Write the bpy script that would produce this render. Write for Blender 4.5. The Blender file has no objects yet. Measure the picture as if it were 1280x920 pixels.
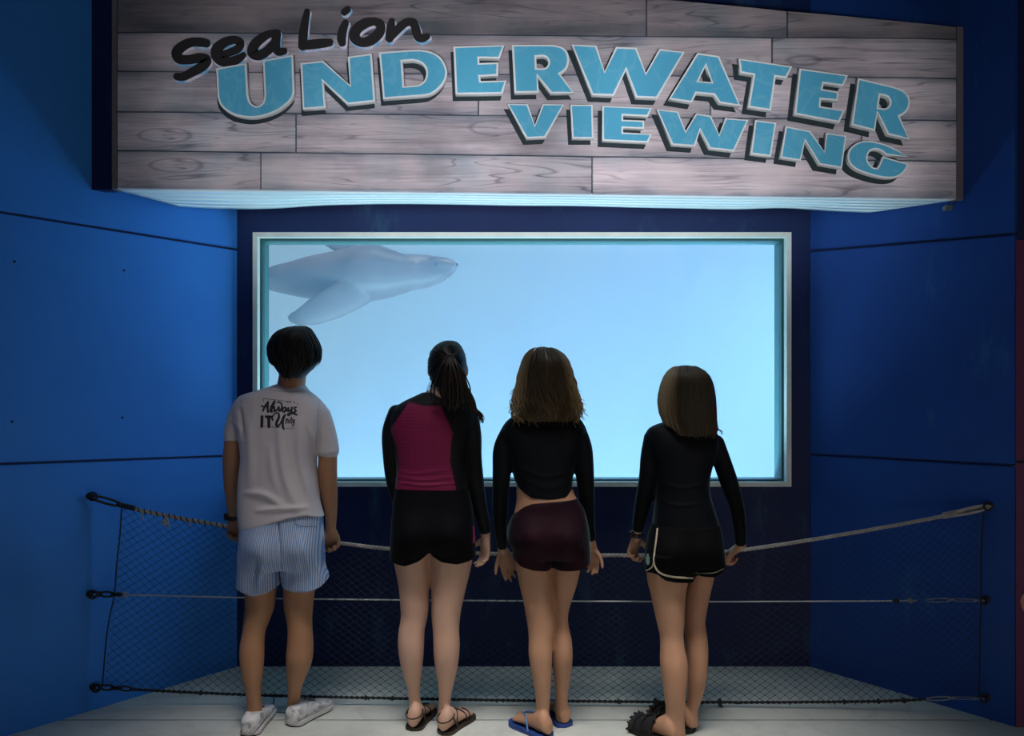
import bpy, bmesh, math, random
import numpy as np
from mathutils import Vector, Matrix, noise
from mathutils.bvhtree import BVHTree

random.seed(7)
SC = bpy.context.scene
COL = SC.collection

# ---------------------------------------------------------------- camera, world, lights, exposure
F_PX, CAM_H, HORIZON = 950.0, 1.42, 500.0
cam_d = bpy.data.cameras.new('camera')
cam_d.sensor_fit = 'HORIZONTAL'
cam_d.sensor_width = 36.0
cam_d.lens = 36.0 * F_PX / 1280.0
cam_d.shift_y = (HORIZON - 460.0) / 1280.0
cam_d.clip_end = 100
cam = bpy.data.objects.new('camera', cam_d)
cam.location = (0, 0, CAM_H)
cam.rotation_euler = (math.pi / 2, 0, 0)
COL.objects.link(cam)
SC.camera = cam

w = bpy.data.worlds.new('world')
SC.world = w
w.use_nodes = True
bg = w.node_tree.nodes['Background']
bg.inputs['Color'].default_value = (0.55, 0.75, 1.0, 1)
bg.inputs['Strength'].default_value = 0.02

def lamp(name, kind, loc, rot, energy, color, **kw):
    d = bpy.data.lights.new(name, kind)
    d.energy = energy
    d.color = color
    for k, v in kw.items():
        setattr(d, k, v)
    o = bpy.data.objects.new(name, d)
    o.location = loc
    o.rotation_euler = rot
    COL.objects.link(o)
    return o

def aim(o, target):
    o.rotation_euler = (Vector(target) - o.location).to_track_quat('-Z', 'Y').to_euler()

# the sun above the open tank, nearly overhead
sun = lamp('sun', 'SUN', (2, 6, 12), (0, 0, 0), 3.5, (1.0, 0.94, 0.93), angle=math.radians(1.0))
aim(sun, Vector(sun.location) + Vector((-0.22, 0.16, -0.96)))
# warm daylight that comes in low from the open side behind the viewer, bounced off the ground
fill = lamp('daylight_from_open_side', 'AREA', (2.4, -1.0, 0.2), (0, 0, 0), 17.0, (1.0, 0.86, 0.78),
            shape='RECTANGLE', size=3.4, size_y=0.4)
aim(fill, (-0.5, 3.6, 1.3))
# added overhead lamp to brighten the floor; four added spots for the sign
floor_fill = lamp('added_floor_light', 'AREA', (0.05, 2.3, 3.6), (0, 0, 0), 9.8, (1.0, 0.96, 0.92), shape='RECTANGLE', size=2.3, size_y=0.4, spread=math.radians(38))
aim(floor_fill, (0.05, 2.85, 0.0))
for sx in (-0.86, -0.2, 0.45, 1.08):
    sl_ = lamp('added_sign_spot', 'SPOT', (sx, -0.6, 0.9), (0, 0, 0), 205.0, (1.0, 0.93, 0.95), spot_size=math.radians(25), spot_blend=0.7, shadow_soft_size=0.08)
    aim(sl_, (sx + 0.05, 3.46, 2.66))
# hidden area lamps added inside the tank to brighten soffit and left wall
sill_fill = lamp('added_tank_light', 'AREA', (0, 4.5, 0.55), (0, 0, 0), 155.0, (0.45, 0.8, 1.0), shape='RECTANGLE', size=3.0, size_y=0.25)
aim(sill_fill, (0, 3.55, 2.5))
side_fill = lamp('added_tank_light', 'AREA', (2.3, 4.45, 1.65), (0, 0, 0), 160.0, (0.36, 0.64, 1.0), shape='RECTANGLE', size=0.25, size_y=1.6)
aim(side_fill, (-1.8, 3.6, 1.6))

SC.view_settings.view_transform = 'Standard'
SC.view_settings.look = 'None'
SC.view_settings.gamma = 1.0
SC.view_settings.use_curve_mapping = False
SC.view_settings.exposure = 0.0
SC.cycles.max_bounces = 8
SC.cycles.volume_bounces = 3
SC.cycles.transparent_max_bounces = 12
SC.cycles.use_denoising = True
SC.cycles.sample_clamp_indirect = 4.0

# ---------------------------------------------------------------- helpers
def P(px, py, Y):
    """point at depth Y (metres from the viewer) on the sight line through a photo position"""
    return Vector(((px - 640.0) * Y / F_PX, Y, CAM_H + (HORIZON - py) * Y / F_PX))

def Pf(px, py, z=0.0):
    """point on the horizontal plane z"""
    Y = (CAM_H - z) * F_PX / (py - HORIZON)
    return Vector(((px - 640.0) * Y / F_PX, Y, z))

def tag(o, label=None, cat=None, group=None, kind=None):
    if label: o['label'] = label
    if cat: o['category'] = cat
    if group: o['group'] = group
    if kind: o['kind'] = kind
    return o

def empty(name, loc, label=None, cat=None, group=None):
    o = bpy.data.objects.new(name, None)
    o.location = loc
    o.empty_display_size = 0.1
    COL.objects.link(o)
    return tag(o, label, cat, group)

def link(name, me, mats, parent=None, smooth=False, loc=None):
    """one object; geometry is given in world space and kept there when parented"""
    o = bpy.data.objects.new(name, me)
    COL.objects.link(o)
    for m in (mats if isinstance(mats, (list, tuple)) else [mats]):
        if m is not None and len(me.materials) < 16 and m.name not in [x.name for x in me.materials]:
            me.materials.append(m)
    if smooth:
        me.shade_smooth()
    if loc is not None:
        o.location = loc
    if parent is not None:
        o.parent = parent
        pl = Vector((0, 0, 0))
        q = parent
        while q is not None:
            pl = pl + q.location
            q = q.parent
        o.location = (Vector(loc) if loc is not None else Vector((0, 0, 0))) - pl
    return o

def obj(name, bm, mats, parent=None, smooth=False):
    me = bpy.data.meshes.new(name)
    bmesh.ops.recalc_face_normals(bm, faces=bm.faces)
    bm.to_mesh(me)
    bm.free()
    return link(name, me, mats, parent, smooth)

def hexa(bm, c):
    """solid from 8 corners: 0-3 bottom ring, 4-7 top ring"""
    v = [bm.verts.new(p) for p in c]
    for f in ((3, 2, 1, 0), (4, 5, 6, 7), (0, 1, 5, 4), (1, 2, 6, 5), (2, 3, 7, 6), (3, 0, 4, 7)):
        bm.faces.new([v[i] for i in f])
    return v

def box(bm, x0, x1, y0, y1, z0, z1):
    return hexa(bm, [(x0, y0, z0), (x1, y0, z0), (x1, y1, z0), (x0, y1, z0),
                     (x0, y0, z1), (x1, y0, z1), (x1, y1, z1), (x0, y1, z1)])

def prism(bm, poly, axis, d):
    """extrude a planar polygon (list of points) by the vector d"""
    d = Vector(d)
    a = [bm.verts.new(Vector(p)) for p in poly]
    b = [bm.verts.new(Vector(p) + d) for p in poly]
    n = len(a)
    bm.faces.new(a)
    bm.faces.new(list(reversed(b)))
    for i in range(n):
        bm.faces.new([a[i], b[i], b[(i + 1) % n], a[(i + 1) % n]])

def loft(bm, rings, cap=True):
    vs = [[bm.verts.new(p) for p in r] for r in rings]
    n = len(vs[0])
    for a, b in zip(vs, vs[1:]):
        for i in range(n):
            bm.faces.new([a[i], a[(i + 1) % n], b[(i + 1) % n], b[i]])
    if cap:
        bm.faces.new(list(reversed(vs[0])))
        bm.faces.new(vs[-1])

def tube(bm, pts, radii, n=8, flat=1.0, up=None, round_ends=True):
    """tapered tube along points; flat scales the section across its second axis"""
    pts = [Vector(p) for p in pts]
    if not isinstance(radii, (list, tuple)):
        radii = [radii] * len(pts)
    radii = list(radii)
    if round_ends:
        d0 = (pts[0] - pts[1]).normalized(); d1 = (pts[-1] - pts[-2]).normalized()
        pts = [pts[0] + d0 * radii[0] * .75, pts[0] + d0 * radii[0] * .45] + pts + \
              [pts[-1] + d1 * radii[-1] * .45, pts[-1] + d1 * radii[-1] * .75]
        radii = [radii[0] * .35, radii[0] * .8] + radii + [radii[-1] * .8, radii[-1] * .35]
    ref = Vector(up) if up is not None else Vector((0.13, 0.21, 1.0))
    rings = []
    prev = None
    for i, p in enumerate(pts):
        t = (pts[min(i + 1, len(pts) - 1)] - pts[max(i - 1, 0)])
        if t.length < 1e-9: t = Vector((0, 0, 1))
        t.normalize()
        r = ref if prev is None else prev
        u = r - t * r.dot(t)
        if u.length < 1e-4:
            u = Vector((1, 0, 0)) - t * t.x
        u.normalize()
        prev = u
        v = t.cross(u)
        rings.append([p + (u * math.cos(2 * math.pi * k / n) * flat + v * math.sin(2 * math.pi * k / n)) * radii[i] for k in range(n)])
    loft(bm, rings)

def torus(bm, c, ax, R, r, n=20, m=8, sq=1.0):
    ax = Vector(ax).normalized()
    u = ax.orthogonal().normalized(); v = ax.cross(u)
    rings = []
    for i in range(n):
        a = 2 * math.pi * i / n
        d = u * math.cos(a) + v * math.sin(a)
        cc = Vector(c) + (u * math.cos(a) * sq + v * math.sin(a)) * R
        rings.append([bm.verts.new(cc + (d * math.cos(2 * math.pi * k / m) + ax * math.sin(2 * math.pi * k / m)) * r) for k in range(m)])
    for i in range(n):
        a, b = rings[i], rings[(i + 1) % n]
        for k in range(m):
            bm.faces.new([a[k], b[k], b[(k + 1) % m], a[(k + 1) % m]])

def spline(pts, n):
    """Catmull-Rom through points (tuples of any length), n samples per span"""
    A = [np.array(p, float) for p in pts]
    A = [2 * A[0] - A[1]] + A + [2 * A[-1] - A[-2]]
    out = []
    for i in range(1, len(A) - 2):
        p0, p1, p2, p3 = A[i - 1:i + 3]
        for k in range(n):
            t = k / n
            out.append(.5 * (2 * p1 + (p2 - p0) * t + (2 * p0 - 5 * p1 + 4 * p2 - p3) * t * t + (3 * p1 - p0 - 3 * p2 + p3) * t ** 3))
    out.append(A[-2])
    return out

def helix_rope(bm, pts, R, r, pitch, strands=3, n=5, steps=6):
    """laid rope: strands twisted round the path"""
    P0 = [Vector(p) for p in pts]
    L = [0.0]
    for a, b in zip(P0, P0[1:]): L.append(L[-1] + (b - a).length)
    tot = L[-1]
    m = max(8, int(tot / pitch * steps))
    for s in range(strands):
        c = []
        j = 0
        for i in range(m + 1):
            d = tot * i / m
            while j < len(L) - 2 and L[j + 1] < d: j += 1
            t = (d - L[j]) / max(1e-9, L[j + 1] - L[j])
            p = P0[j].lerp(P0[j + 1], t)
            tan = (P0[j + 1] - P0[j]).normalized()
            u = (Vector((0, 0, 1)) - tan * tan.z).normalized(); v = tan.cross(u)
            a = 2 * math.pi * (d / pitch + s / strands)
            c.append(p + (u * math.cos(a) + v * math.sin(a)) * R)
        tube(bm, c, r, n, round_ends=False)

# ---------------------------------------------------------------- materials
MATS = {}
class NT:
    """small node-tree helper"""
    def __init__(self, name):
        self.m = bpy.data.materials.new(name)
        self.m.use_nodes = True
        self.t = self.m.node_tree
        self.b = self.t.nodes['Principled BSDF']
        self.out = self.t.nodes['Material Output']
        MATS[name] = self.m
    def n(self, typ, **kw):
        x = self.t.nodes.new(typ)
        for k, v in kw.items():
            if k == 'i':
                for kk, vv in v.items():
                    if isinstance(vv, bpy.types.NodeSocket): self.t.links.new(vv, x.inputs[kk])
                    else: x.inputs[kk].default_value = vv
            else: setattr(x, k, v)
        return x
    def l(self, a, b): self.t.links.new(a, b)
    def coord(self, out='Object', scale=(1, 1, 1), loc=(0, 0, 0), rot=(0, 0, 0)):
        tc = self.n('ShaderNodeTexCoord')
        mp = self.n('ShaderNodeMapping', i={'Vector': tc.outputs[out], 'Scale': scale, 'Location': loc, 'Rotation': rot})
        return mp.outputs[0]
    def noise(self, vec, scale, detail=4, rough=.55, dist=0.0):
        return self.n('ShaderNodeTexNoise', i={'Vector': vec, 'Scale': scale, 'Detail': detail, 'Roughness': rough, 'Distortion': dist}).outputs[0]
    def ramp(self, fac, stops, interp='LINEAR'):
        r = self.n('ShaderNodeValToRGB', i={'Fac': fac})
        r.color_ramp.interpolation = interp
        e = r.color_ramp.elements
        while len(e) > 1: e.remove(e[0])
        for k, (p, c) in enumerate(stops):
            x = e[0] if k == 0 else e.new(p)
            x.position = p
            x.color = (c[0], c[1], c[2], 1) if len(c) == 3 else c
        return r.outputs[0]
    def mix(self, fac, a, b, mode='MIX'):
        x = self.n('ShaderNodeMix', data_type='RGBA', blend_type=mode)
        for s, v in ((0, fac), (6, a), (7, b)):
            if isinstance(v, bpy.types.NodeSocket): self.l(v, x.inputs[s])
            else: x.inputs[s].default_value = v if s == 0 else (v[0], v[1], v[2], 1)
        return x.outputs[2]
    def math(self, op, a, b=None, c=None):
        x = self.n('ShaderNodeMath', operation=op)
        for s, v in enumerate((a, b, c)):
            if v is None: continue
            if isinstance(v, bpy.types.NodeSocket): self.l(v, x.inputs[s])
            else: x.inputs[s].default_value = v
        return x.outputs[0]
    def bump(self, h, strength=.3, dist=.01):
        self.l(self.n('ShaderNodeBump', i={'Height': h, 'Strength': strength, 'Distance': dist}).outputs[0], self.b.inputs['Normal'])
    def set(self, **kw):
        for k, v in kw.items():
            s = self.b.inputs[k.replace('_', ' ')]
            if isinstance(v, bpy.types.NodeSocket): self.l(v, s)
            elif isinstance(v, tuple) and len(v) == 3 and s.type == 'RGBA': s.default_value = (*v, 1)
            else: s.default_value = v
        return self.m

def plain(name, col, rough=.6, metal=0.0, **kw):
    t = NT(name)
    return t.set(Base_Color=col, Roughness=rough, Metallic=metal, **kw)
# ---------------------------------------------------------------- setting: alcove walls, floor, ceiling
def wall_paint(name, col, col2, blotch, stain=0.0):
    t = NT(name)
    v = t.coord('Object')
    n1 = t.noise(v, 1.3, 5, .6)
    n2 = t.noise(t.coord('Object', scale=(1, 1, .35)), 5.0, 6, .65)
    c = t.mix(t.ramp(n1, [(.35, (0, 0, 0)), (.7, (1, 1, 1))]), col, col2)
    if stain:
        s = t.ramp(n2, [(.58, (0, 0, 0)), (.74, (1, 1, 1))])
        c = t.mix(t.math('MULTIPLY', s, stain), c, blotch)
    t.bump(t.noise(v, 60, 3), .12, .004)
    return t.set(Base_Color=c, Roughness=.55, Specular_IOR_Level=.3)

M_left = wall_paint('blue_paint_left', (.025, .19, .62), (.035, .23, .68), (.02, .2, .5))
M_right = wall_paint('blue_paint_right_shaded', (.009, .055, .27), (.013, .075, .33), (.05, .2, .36), .5)  # darker navy than the left wall, dimmer light partly worked into the colour
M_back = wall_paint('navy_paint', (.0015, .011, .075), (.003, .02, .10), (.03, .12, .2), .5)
M_maroon = wall_paint('purple_paint', (.12, .03, .10), (.16, .035, .10), (.1, .02, .08))
M_navy = plain('navy_dark', (.004, .012, .09), .6)
M_groove = plain('groove_dark', (.004, .02, .09), .8)
M_dark = plain('dark_gap', (.02, .03, .04), .8)

KL = -4.702   # left wall:  x = KL + .8 y ; right wall: x = KR - .8 y
KR = 4.826
YB = 4.05
def left_pt(px, py):
    Y = -KL / (.8 - (px - 640) / F_PX); return P(px, py, Y)
def right_pt(px, py):
    Y = KR / (.8 + (px - 640) / F_PX); return P(px, py, Y)

TOPZ = 3.7
def splay_wall(name, side, y_front, grooves, mat):
    """one splayed wall built of the slabs between its recessed joints"""
    K = KL if side < 0 else KR
    wx = lambda y: K + (.8 * y if side < 0 else -.8 * y)
    nrm = Vector((-.78, .62, 0)) if side < 0 else Vector((.78, .62, 0))   # outward (away from the room)
    lines = [[(YB, -.05), (y_front, -.05)]] + grooves + [[(YB, TOPZ), (y_front, TOPZ)]]
    root = empty(name, (wx(YB), YB, 0)); tag(root, kind='structure')
    g = .006
    for i in range(len(lines) - 1):
        (ya, za), (yb, zb) = lines[i]
        (yc, zc), (yd, zd) = lines[i + 1]
        lo = g if i else 0; hi = g if i < len(lines) - 2 else 0
        bm = bmesh.new()
        f = [Vector((wx(ya), ya, za + lo)), Vector((wx(yb), yb, zb + lo)), Vector((wx(yd), yd, zd - hi)), Vector((wx(yc), yc, zc - hi))]
        prism(bm, f, None, nrm * .05)
        bmesh.ops.bevel(bm, geom=[e for e in bm.edges], offset=.004, segments=2, affect='EDGES')
        obj('wall_slab', bm, mat, root)
    bm = bmesh.new()
    f = [Vector((wx(YB), YB, -.05)), Vector((wx(y_front), y_front, -.05)), Vector((wx(y_front), y_front, TOPZ)), Vector((wx(YB), YB, TOPZ))]
    prism(bm, [p + nrm * .012 for p in f], None, nrm * .15)
    obj('joint_backing', bm, M_groove, root)
    return root

def gl(a, b, f, yf, side):
    """joint line through two photo positions on the wall, as (y, z) at the corner and at the front end"""
    p, q = f(*a), f(*b)
    s = (q.z - p.z) / (q.y - p.y)
    return [(YB, p.z + s * (YB - p.y)), (yf, p.z + s * (yf - p.y))]
YL = 1.6
YR = KR / (.8 + (1270 - 640) / F_PX)
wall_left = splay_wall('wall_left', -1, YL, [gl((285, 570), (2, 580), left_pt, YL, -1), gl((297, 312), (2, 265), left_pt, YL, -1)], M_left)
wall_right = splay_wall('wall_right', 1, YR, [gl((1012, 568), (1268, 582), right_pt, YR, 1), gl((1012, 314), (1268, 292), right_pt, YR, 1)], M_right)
# form-tie holes: small dark plugs in the left wall
for a in ((18, 327), (155, 338), (15, 527), (153, 522)):
    p = left_pt(*a)
    bm = bmesh.new()
    nv = Vector((.78, -.62, 0)).normalized()
    tube(bm, [p - nv * .004, p + nv * .002], .006, 10, round_ends=False)
    obj('tie_hole', bm, M_groove, wall_left)

# purple-painted wall end that faces the viewer beyond the right wall
xe = KR - .8 * YR
zs = P(1270, 577, YR).z; zp = P(1270, 300, YR).z
bm = bmesh.new()
box(bm, xe, xe + 2.5, YR, YR + .15, -.05, zs - .006); box(bm, xe, xe + 2.5, YR, YR + .15, zs + .006, zp)
we = obj('wall_front', bm, M_maroon); tag(we, kind='structure')
bm = bmesh.new(); box(bm, xe, xe + 2.5, YR + .01, YR + .15, zp, TOPZ)
obj('upper_band', bm, M_navy, we)
bm = bmesh.new(); box(bm, xe, xe + 2.5, YR + .012, YR + .1, zs - .006, zs + .006)
obj('joint_backing', bm, M_dark, we)
c = P(1292, 752, YR); bm = bmesh.new()
tube(bm, [c + Vector((0, -.006, 0)), c + Vector((0, .01, 0))], .06, 32, round_ends=False)
obj('painted_disc', bm, plain('pink_paint', (.6, .22, .2), .5), we)

# back wall round the window
WX0, WX1 = P(317, 0, YB).x, P(988, 0, YB).x
WZ0, WZ1 = P(0, 608, YB).z, P(0, 291, YB).z
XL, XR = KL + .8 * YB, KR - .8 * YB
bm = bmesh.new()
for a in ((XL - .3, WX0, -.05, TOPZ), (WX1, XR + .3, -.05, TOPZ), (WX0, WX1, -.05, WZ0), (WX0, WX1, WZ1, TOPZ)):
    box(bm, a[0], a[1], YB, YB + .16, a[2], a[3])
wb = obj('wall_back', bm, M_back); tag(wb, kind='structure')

# floor: worn grey concrete with a shallow joint running across
t = NT('concrete')
v = t.coord('Object')
n1 = t.noise(v, 1.1, 6, .65); n2 = t.noise(v, 7, 5, .6, .6); n3 = t.noise(v, 45, 3)
c = t.mix(t.ramp(n1, [(.3, (0, 0, 0)), (.72, (1, 1, 1))]), (.46, .48, .44), (.66, .67, .62))
c = t.mix(t.math('MULTIPLY', t.ramp(n2, [(.5, (0, 0, 0)), (.7, (1, 1, 1))]), .4), c, (.30, .31, .29))
c = t.mix(t.math('MULTIPLY', n3, .25), c, (.36, .37, .35))
t.bump(t.math('ADD', n2, t.math('MULTIPLY', n3, .3)), .25, .01)
M_floor = t.set(Base_Color=c, Roughness=.75)
bm = bmesh.new()
yj = 1349 / 400.0
box(bm, -4.5, 4.5, -4.0, yj - .006, -.1, 0); box(bm, -4.5, 4.5, yj + .006, YB + .02, -.1, .0)
box(bm, -4.5, 4.5, yj - .01, yj + .01, -.1, -.006)
fl = obj('floor', bm, M_floor); tag(fl, kind='structure')
bm = bmesh.new()   # saw-cut outline of a small floor hatch by the white shoes
a, b, c2 = Pf(343, 866), Pf(341, 890), Pf(364, 892)
for p, q in ((a, b), (b, c2)):
    d = (q - p).normalized(); n_ = Vector((-d.y, d.x, 0)) * .003
    prism(bm, [p - n_, q - n_, q + n_, p + n_], None, (0, 0, .0015))
obj('hatch_joint', bm, M_dark, fl)

bm = bmesh.new(); box(bm, -5, 5, -1.2, YB + .16, TOPZ, TOPZ + .1)
cl = obj('ceiling', bm, M_navy); tag(cl, kind='structure')

# ---------------------------------------------------------------- window: frame, gasket, pane
M_frame = NT('window_frame'); t = M_frame
v = t.coord('Object')
cc = t.mix(t.ramp(t.noise(v, 9, 5), [(.35, (0, 0, 0)), (.7, (1, 1, 1))]), (.70, .76, .68), (.84, .86, .78))
M_frame = t.set(Base_Color=cc, Roughness=.5)
M_gasket = plain('window_gasket', (.02, .10, .10), .45)
win = empty('window_1', (0, YB, WZ0)); tag(win, kind='structure')
def frame_ring(name, x0, x1, z0, z1, wd, y0, y1, mat, lip=0.0):
    for s in range(4):
        o_ = [(x0, z0), (x1, z0), (x1, z1), (x0, z1)]
        i_ = [(x0 + wd, z0 + wd), (x1 - wd, z0 + wd), (x1 - wd, z1 - wd), (x0 + wd, z1 - wd)]
        a, b = s, (s + 1) % 4
        bm = bmesh.new()
        ring = [o_[a], o_[b], i_[b], i_[a]]
        hexa(bm, [(p[0], y0 + (lip if k > 1 else 0), p[1]) for k, p in enumerate(ring)] + [(p[0], y1, p[1]) for p in ring])
        obj(name, bm, mat, win)
w1 = .024
frame_ring('frame_bar', WX0, WX1, WZ0, WZ1, w1, YB - .015, YB + .16, M_frame, .003)
frame_ring('gasket', WX0 + w1, WX1 - w1, WZ0 + w1, WZ1 - w1, .010, YB + .03, YB + .15, M_gasket, .006)
t = NT('aquarium_glass')
fr = t.n('ShaderNodeFresnel', i={'IOR': 1.4})
tr = t.n('ShaderNodeBsdfTransparent', i={'Color': (.93, .985, 1, 1)}); gl_ = t.n('ShaderNodeBsdfGlossy', i={'Roughness': .02})
mx = t.n('ShaderNodeMixShader', i={0: t.math('MULTIPLY', fr.outputs[0], .6), 1: tr.outputs[0], 2: gl_.outputs[0]})
t.l(mx.outputs[0], t.out.inputs['Surface'])
bm = bmesh.new(); box(bm, WX0 + w1 + .005, WX1 - w1 - .005, YB + .055, YB + .08, WZ0 + w1 + .005, WZ1 - w1 - .005)
obj('pane', bm, t.m, win)

# ---------------------------------------------------------------- the tank behind the glass
TX0, TX1, TY0, TY1, TZ0, TZ1 = -7.0, 7.0, YB + .17, 11.5, -.6, 4.3
M_tank = NT('tank_paint'); t = M_tank
cc = t.mix(t.noise(t.coord('Object'), .8, 4), (.50, .74, .86), (.62, .82, .90))
M_tank = t.set(Base_Color=cc, Roughness=.8)
M_tankfloor = plain('tank_floor', (.80, .90, .90), .9)
bm = bmesh.new(); box(bm, TX0, TX1, TY1, TY1 + .1, TZ0, TZ1 + .3)
tag(obj('wall_tank_back', bm, M_tank), kind='structure')
bm = bmesh.new(); box(bm, TX0 - .1, TX0, TY0, TY1 + .1, TZ0, TZ1 + .3)
tag(obj('wall_tank_left', bm, M_tank), kind='structure')
bm = bmesh.new(); box(bm, TX1, TX1 + .1, TY0, TY1 + .1, TZ0, TZ1 + .3)
tag(obj('wall_tank_right', bm, M_tank), kind='structure')
bm = bmesh.new(); box(bm, TX0, TX1, TY0 - .17, TY1, TZ0 - .1, TZ0)
tag(obj('floor_tank', bm, M_tankfloor), kind='structure')
t = NT('tank_water')
t.t.nodes.remove(t.b)
vs = t.n('ShaderNodeVolumeScatter', i={'Color': (.50, .73, 1.0, 1), 'Density': .24, 'Anisotropy': .0})
va = t.n('ShaderNodeVolumeAbsorption', i={'Color': (.35, .70, 1.0, 1), 'Density': .05})
ad = t.n('ShaderNodeAddShader'); t.l(vs.outputs[0], ad.inputs[0]); t.l(va.outputs[0], ad.inputs[1])
t.l(ad.outputs[0], t.out.inputs['Volume'])
bm = bmesh.new(); box(bm, TX0 + .01, TX1 - .01, TY0, TY1 - .01, TZ0 + .01, TZ1)
wt = obj('tank_water', bm, t.m); tag(wt, 'clear blue water filling the tank behind the glass', 'water', kind='stuff')
# rippled water surface: focused sun lines are painted into its transparency
t = NT('water_surface')
wp = t.n('ShaderNodeTexNoise', i={'Vector': t.coord('Object'), 'Scale': 1.5, 'Detail': 2.0})
wv_ = t.n('ShaderNodeMix', data_type='VECTOR', i={0: .12, 4: t.coord('Object'), 5: wp.outputs['Color']})
vr = t.n('ShaderNodeTexVoronoi', feature='DISTANCE_TO_EDGE', i={'Vector': wv_.outputs[1], 'Scale': 4.2})
tc = t.ramp(vr.outputs['Distance'], [(.0, (1, 1, 1)), (.07, (.85, .85, .85)), (.2, (.36, .36, .36)), (.5, (.30, .30, .30))])
tr = t.n('ShaderNodeBsdfTransparent', i={'Color': tc}); t.l(tr.outputs[0], t.out.inputs['Surface'])
bm = bmesh.new(); bmesh.ops.create_grid(bm, x_segments=60, y_segments=40, size=.5)
for q in bm.verts:
    q.co = Vector((q.co.x * (TX1 - TX0 - .04), q.co.y * (TY1 - TY0 - .04) + (TY0 + TY1) / 2, TZ1 + .03))
    q.co.z += .02 * noise.noise(q.co * 1.7)
ws = obj('water_surface', bm, t.m, wt, True)
# ---------------------------------------------------------------- the sign: planks, letters, soffit
YS = 3.46
SIGN_C = P(672, 120, YS)
t = NT('sign_plank_wood')
oi = t.n('ShaderNodeObjectInfo')
tc = t.n('ShaderNodeTexCoord')
off = t.n('ShaderNodeCombineXYZ', i={'X': t.math('MULTIPLY', oi.outputs['Random'], 37.0), 'Z': t.math('MULTIPLY', oi.outputs['Random'], 11.0)})
vv = t.n('ShaderNodeVectorMath', operation='ADD', i={0: tc.outputs['Object'], 1: off.outputs[0]}).outputs[0]
st = t.n('ShaderNodeMapping', i={'Vector': vv, 'Scale': (.55, 1, 9.0)}).outputs[0]
st2 = t.n('ShaderNodeMapping', i={'Vector': vv, 'Scale': (1.2, 1, 40.0)}).outputs[0]
wv = t.n('ShaderNodeTexWave', wave_type='BANDS', bands_direction='Z', i={'Vector': t.n('ShaderNodeMapping', i={'Vector': vv, 'Scale': (.5, 1, 5.0)}).outputs[0], 'Scale': 1.1, 'Distortion': 5.5, 'Detail': 3.0, 'Detail Scale': 1.3, 'Detail Roughness': .55}).outputs['Fac']
g1 = t.noise(st, 2.5, 6, .6, .8); g2 = t.noise(st2, 3.0, 4, .6, .3); g3 = t.noise(vv, 3.2, 4, .55)
c = t.mix(t.ramp(g1, [(.28, (0, 0, 0)), (.72, (1, 1, 1))]), (.42, .41, .46), (.84, .80, .86))
c = t.mix(t.math('MULTIPLY', t.ramp(g3, [(.48, (0, 0, 0)), (.72, (1, 1, 1))]), .5), c, (.34, .58, .68))
c = t.mix(t.math('MULTIPLY', t.ramp(g2, [(.5, (0, 0, 0)), (.75, (1, 1, 1))]), .5), c, (.17, .16, .21))
c = t.mix(t.math('MULTIPLY', t.ramp(g2, [(.25, (1, 1, 1)), (.42, (0, 0, 0))]), .45), c, (.95, .92, .98))
# brushed grain lines: thin contours of a long drawn-out noise
gl0 = t.n('ShaderNodeTexNoise', i={'Vector': t.n('ShaderNodeMapping', i={'Vector': vv, 'Scale': (.42, 1, 7.0)}).outputs[0], 'Scale': 1.7, 'Detail': 1.5, 'Roughness': .4, 'Distortion': .25}).outputs[0]
gk = t.noise(vv, 2.3, 2)
for pos, wd_ in ((.40, .006), (.47, .005), (.52, .006), (.585, .006), (.65, .005)):
    ln = t.ramp(gl0, [(pos - wd_, (0, 0, 0)), (pos, (1, 1, 1)), (pos + wd_, (0, 0, 0))])
    c = t.mix(t.math('MULTIPLY', ln, t.ramp(gk, [(.36, (0, 0, 0)), (.55, (.85, .85, .85))])), c, (.07, .08, .13))
# shaded board edges brushed on with blue-grey paint
sx_ = t.n('ShaderNodeSeparateXYZ', i={'Vector': tc.outputs['Object']})
ed = t.math('ABSOLUTE', sx_.outputs['Z'])
ed = t.math('ADD', ed, t.math('MULTIPLY', t.math('SUBTRACT', g3, .5), .05))
c = t.mix(t.math('MULTIPLY', t.ramp(ed, [(.048, (0, 0, 0)), (.09, (1, 1, 1))]), .6), c, (.10, .17, .24))
# knots: nested dark rings drawn out along the grain
kv = t.n('ShaderNodeMapping', i={'Vector': vv, 'Scale': (2.0, 0.0, 7.0)}).outputs[0]
kn = t.n('ShaderNodeTexNoise', i={'Vector': kv, 'Scale': 1.2, 'Detail': 2.0})
kd = t.n('ShaderNodeMix', data_type='VECTOR', i={0: .10, 4: kv, 5: kn.outputs['Color']})
vo = t.n('ShaderNodeTexVoronoi', i={'Vector': kd.outputs[1], 'Scale': .8, 'Randomness': .9}).outputs['Distance']
rings = t.math('SINE', t.math('MULTIPLY', vo, 46.0))
rm_ = t.math('MULTIPLY', t.ramp(rings, [(.55, (0, 0, 0)), (.95, (1, 1, 1))]), t.ramp(vo, [(.05, (1, 1, 1)), (.30, (0, 0, 0))]))
c = t.mix(t.math('MULTIPLY', rm_, .75), c, (.08, .09, .14))
bl = t.noise(t.n('ShaderNodeMapping', i={'Vector': vv, 'Scale': (1.6, 1, 3.0)}).outputs[0], 1.8, 3, .5)
c = t.mix(t.math('MULTIPLY', t.ramp(bl, [(.45, (0, 0, 0)), (.75, (1, 1, 1))]), .55), c, (.95, .88, .90))
c = t.mix(t.math('MULTIPLY', t.ramp(bl, [(.25, (1, 1, 1)), (.46, (0, 0, 0))]), .6), c, (.20, .19, .22))
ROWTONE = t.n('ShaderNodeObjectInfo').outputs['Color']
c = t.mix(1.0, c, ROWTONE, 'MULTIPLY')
M_plank = t.set(Base_Color=c, Roughness=.6)
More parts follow.
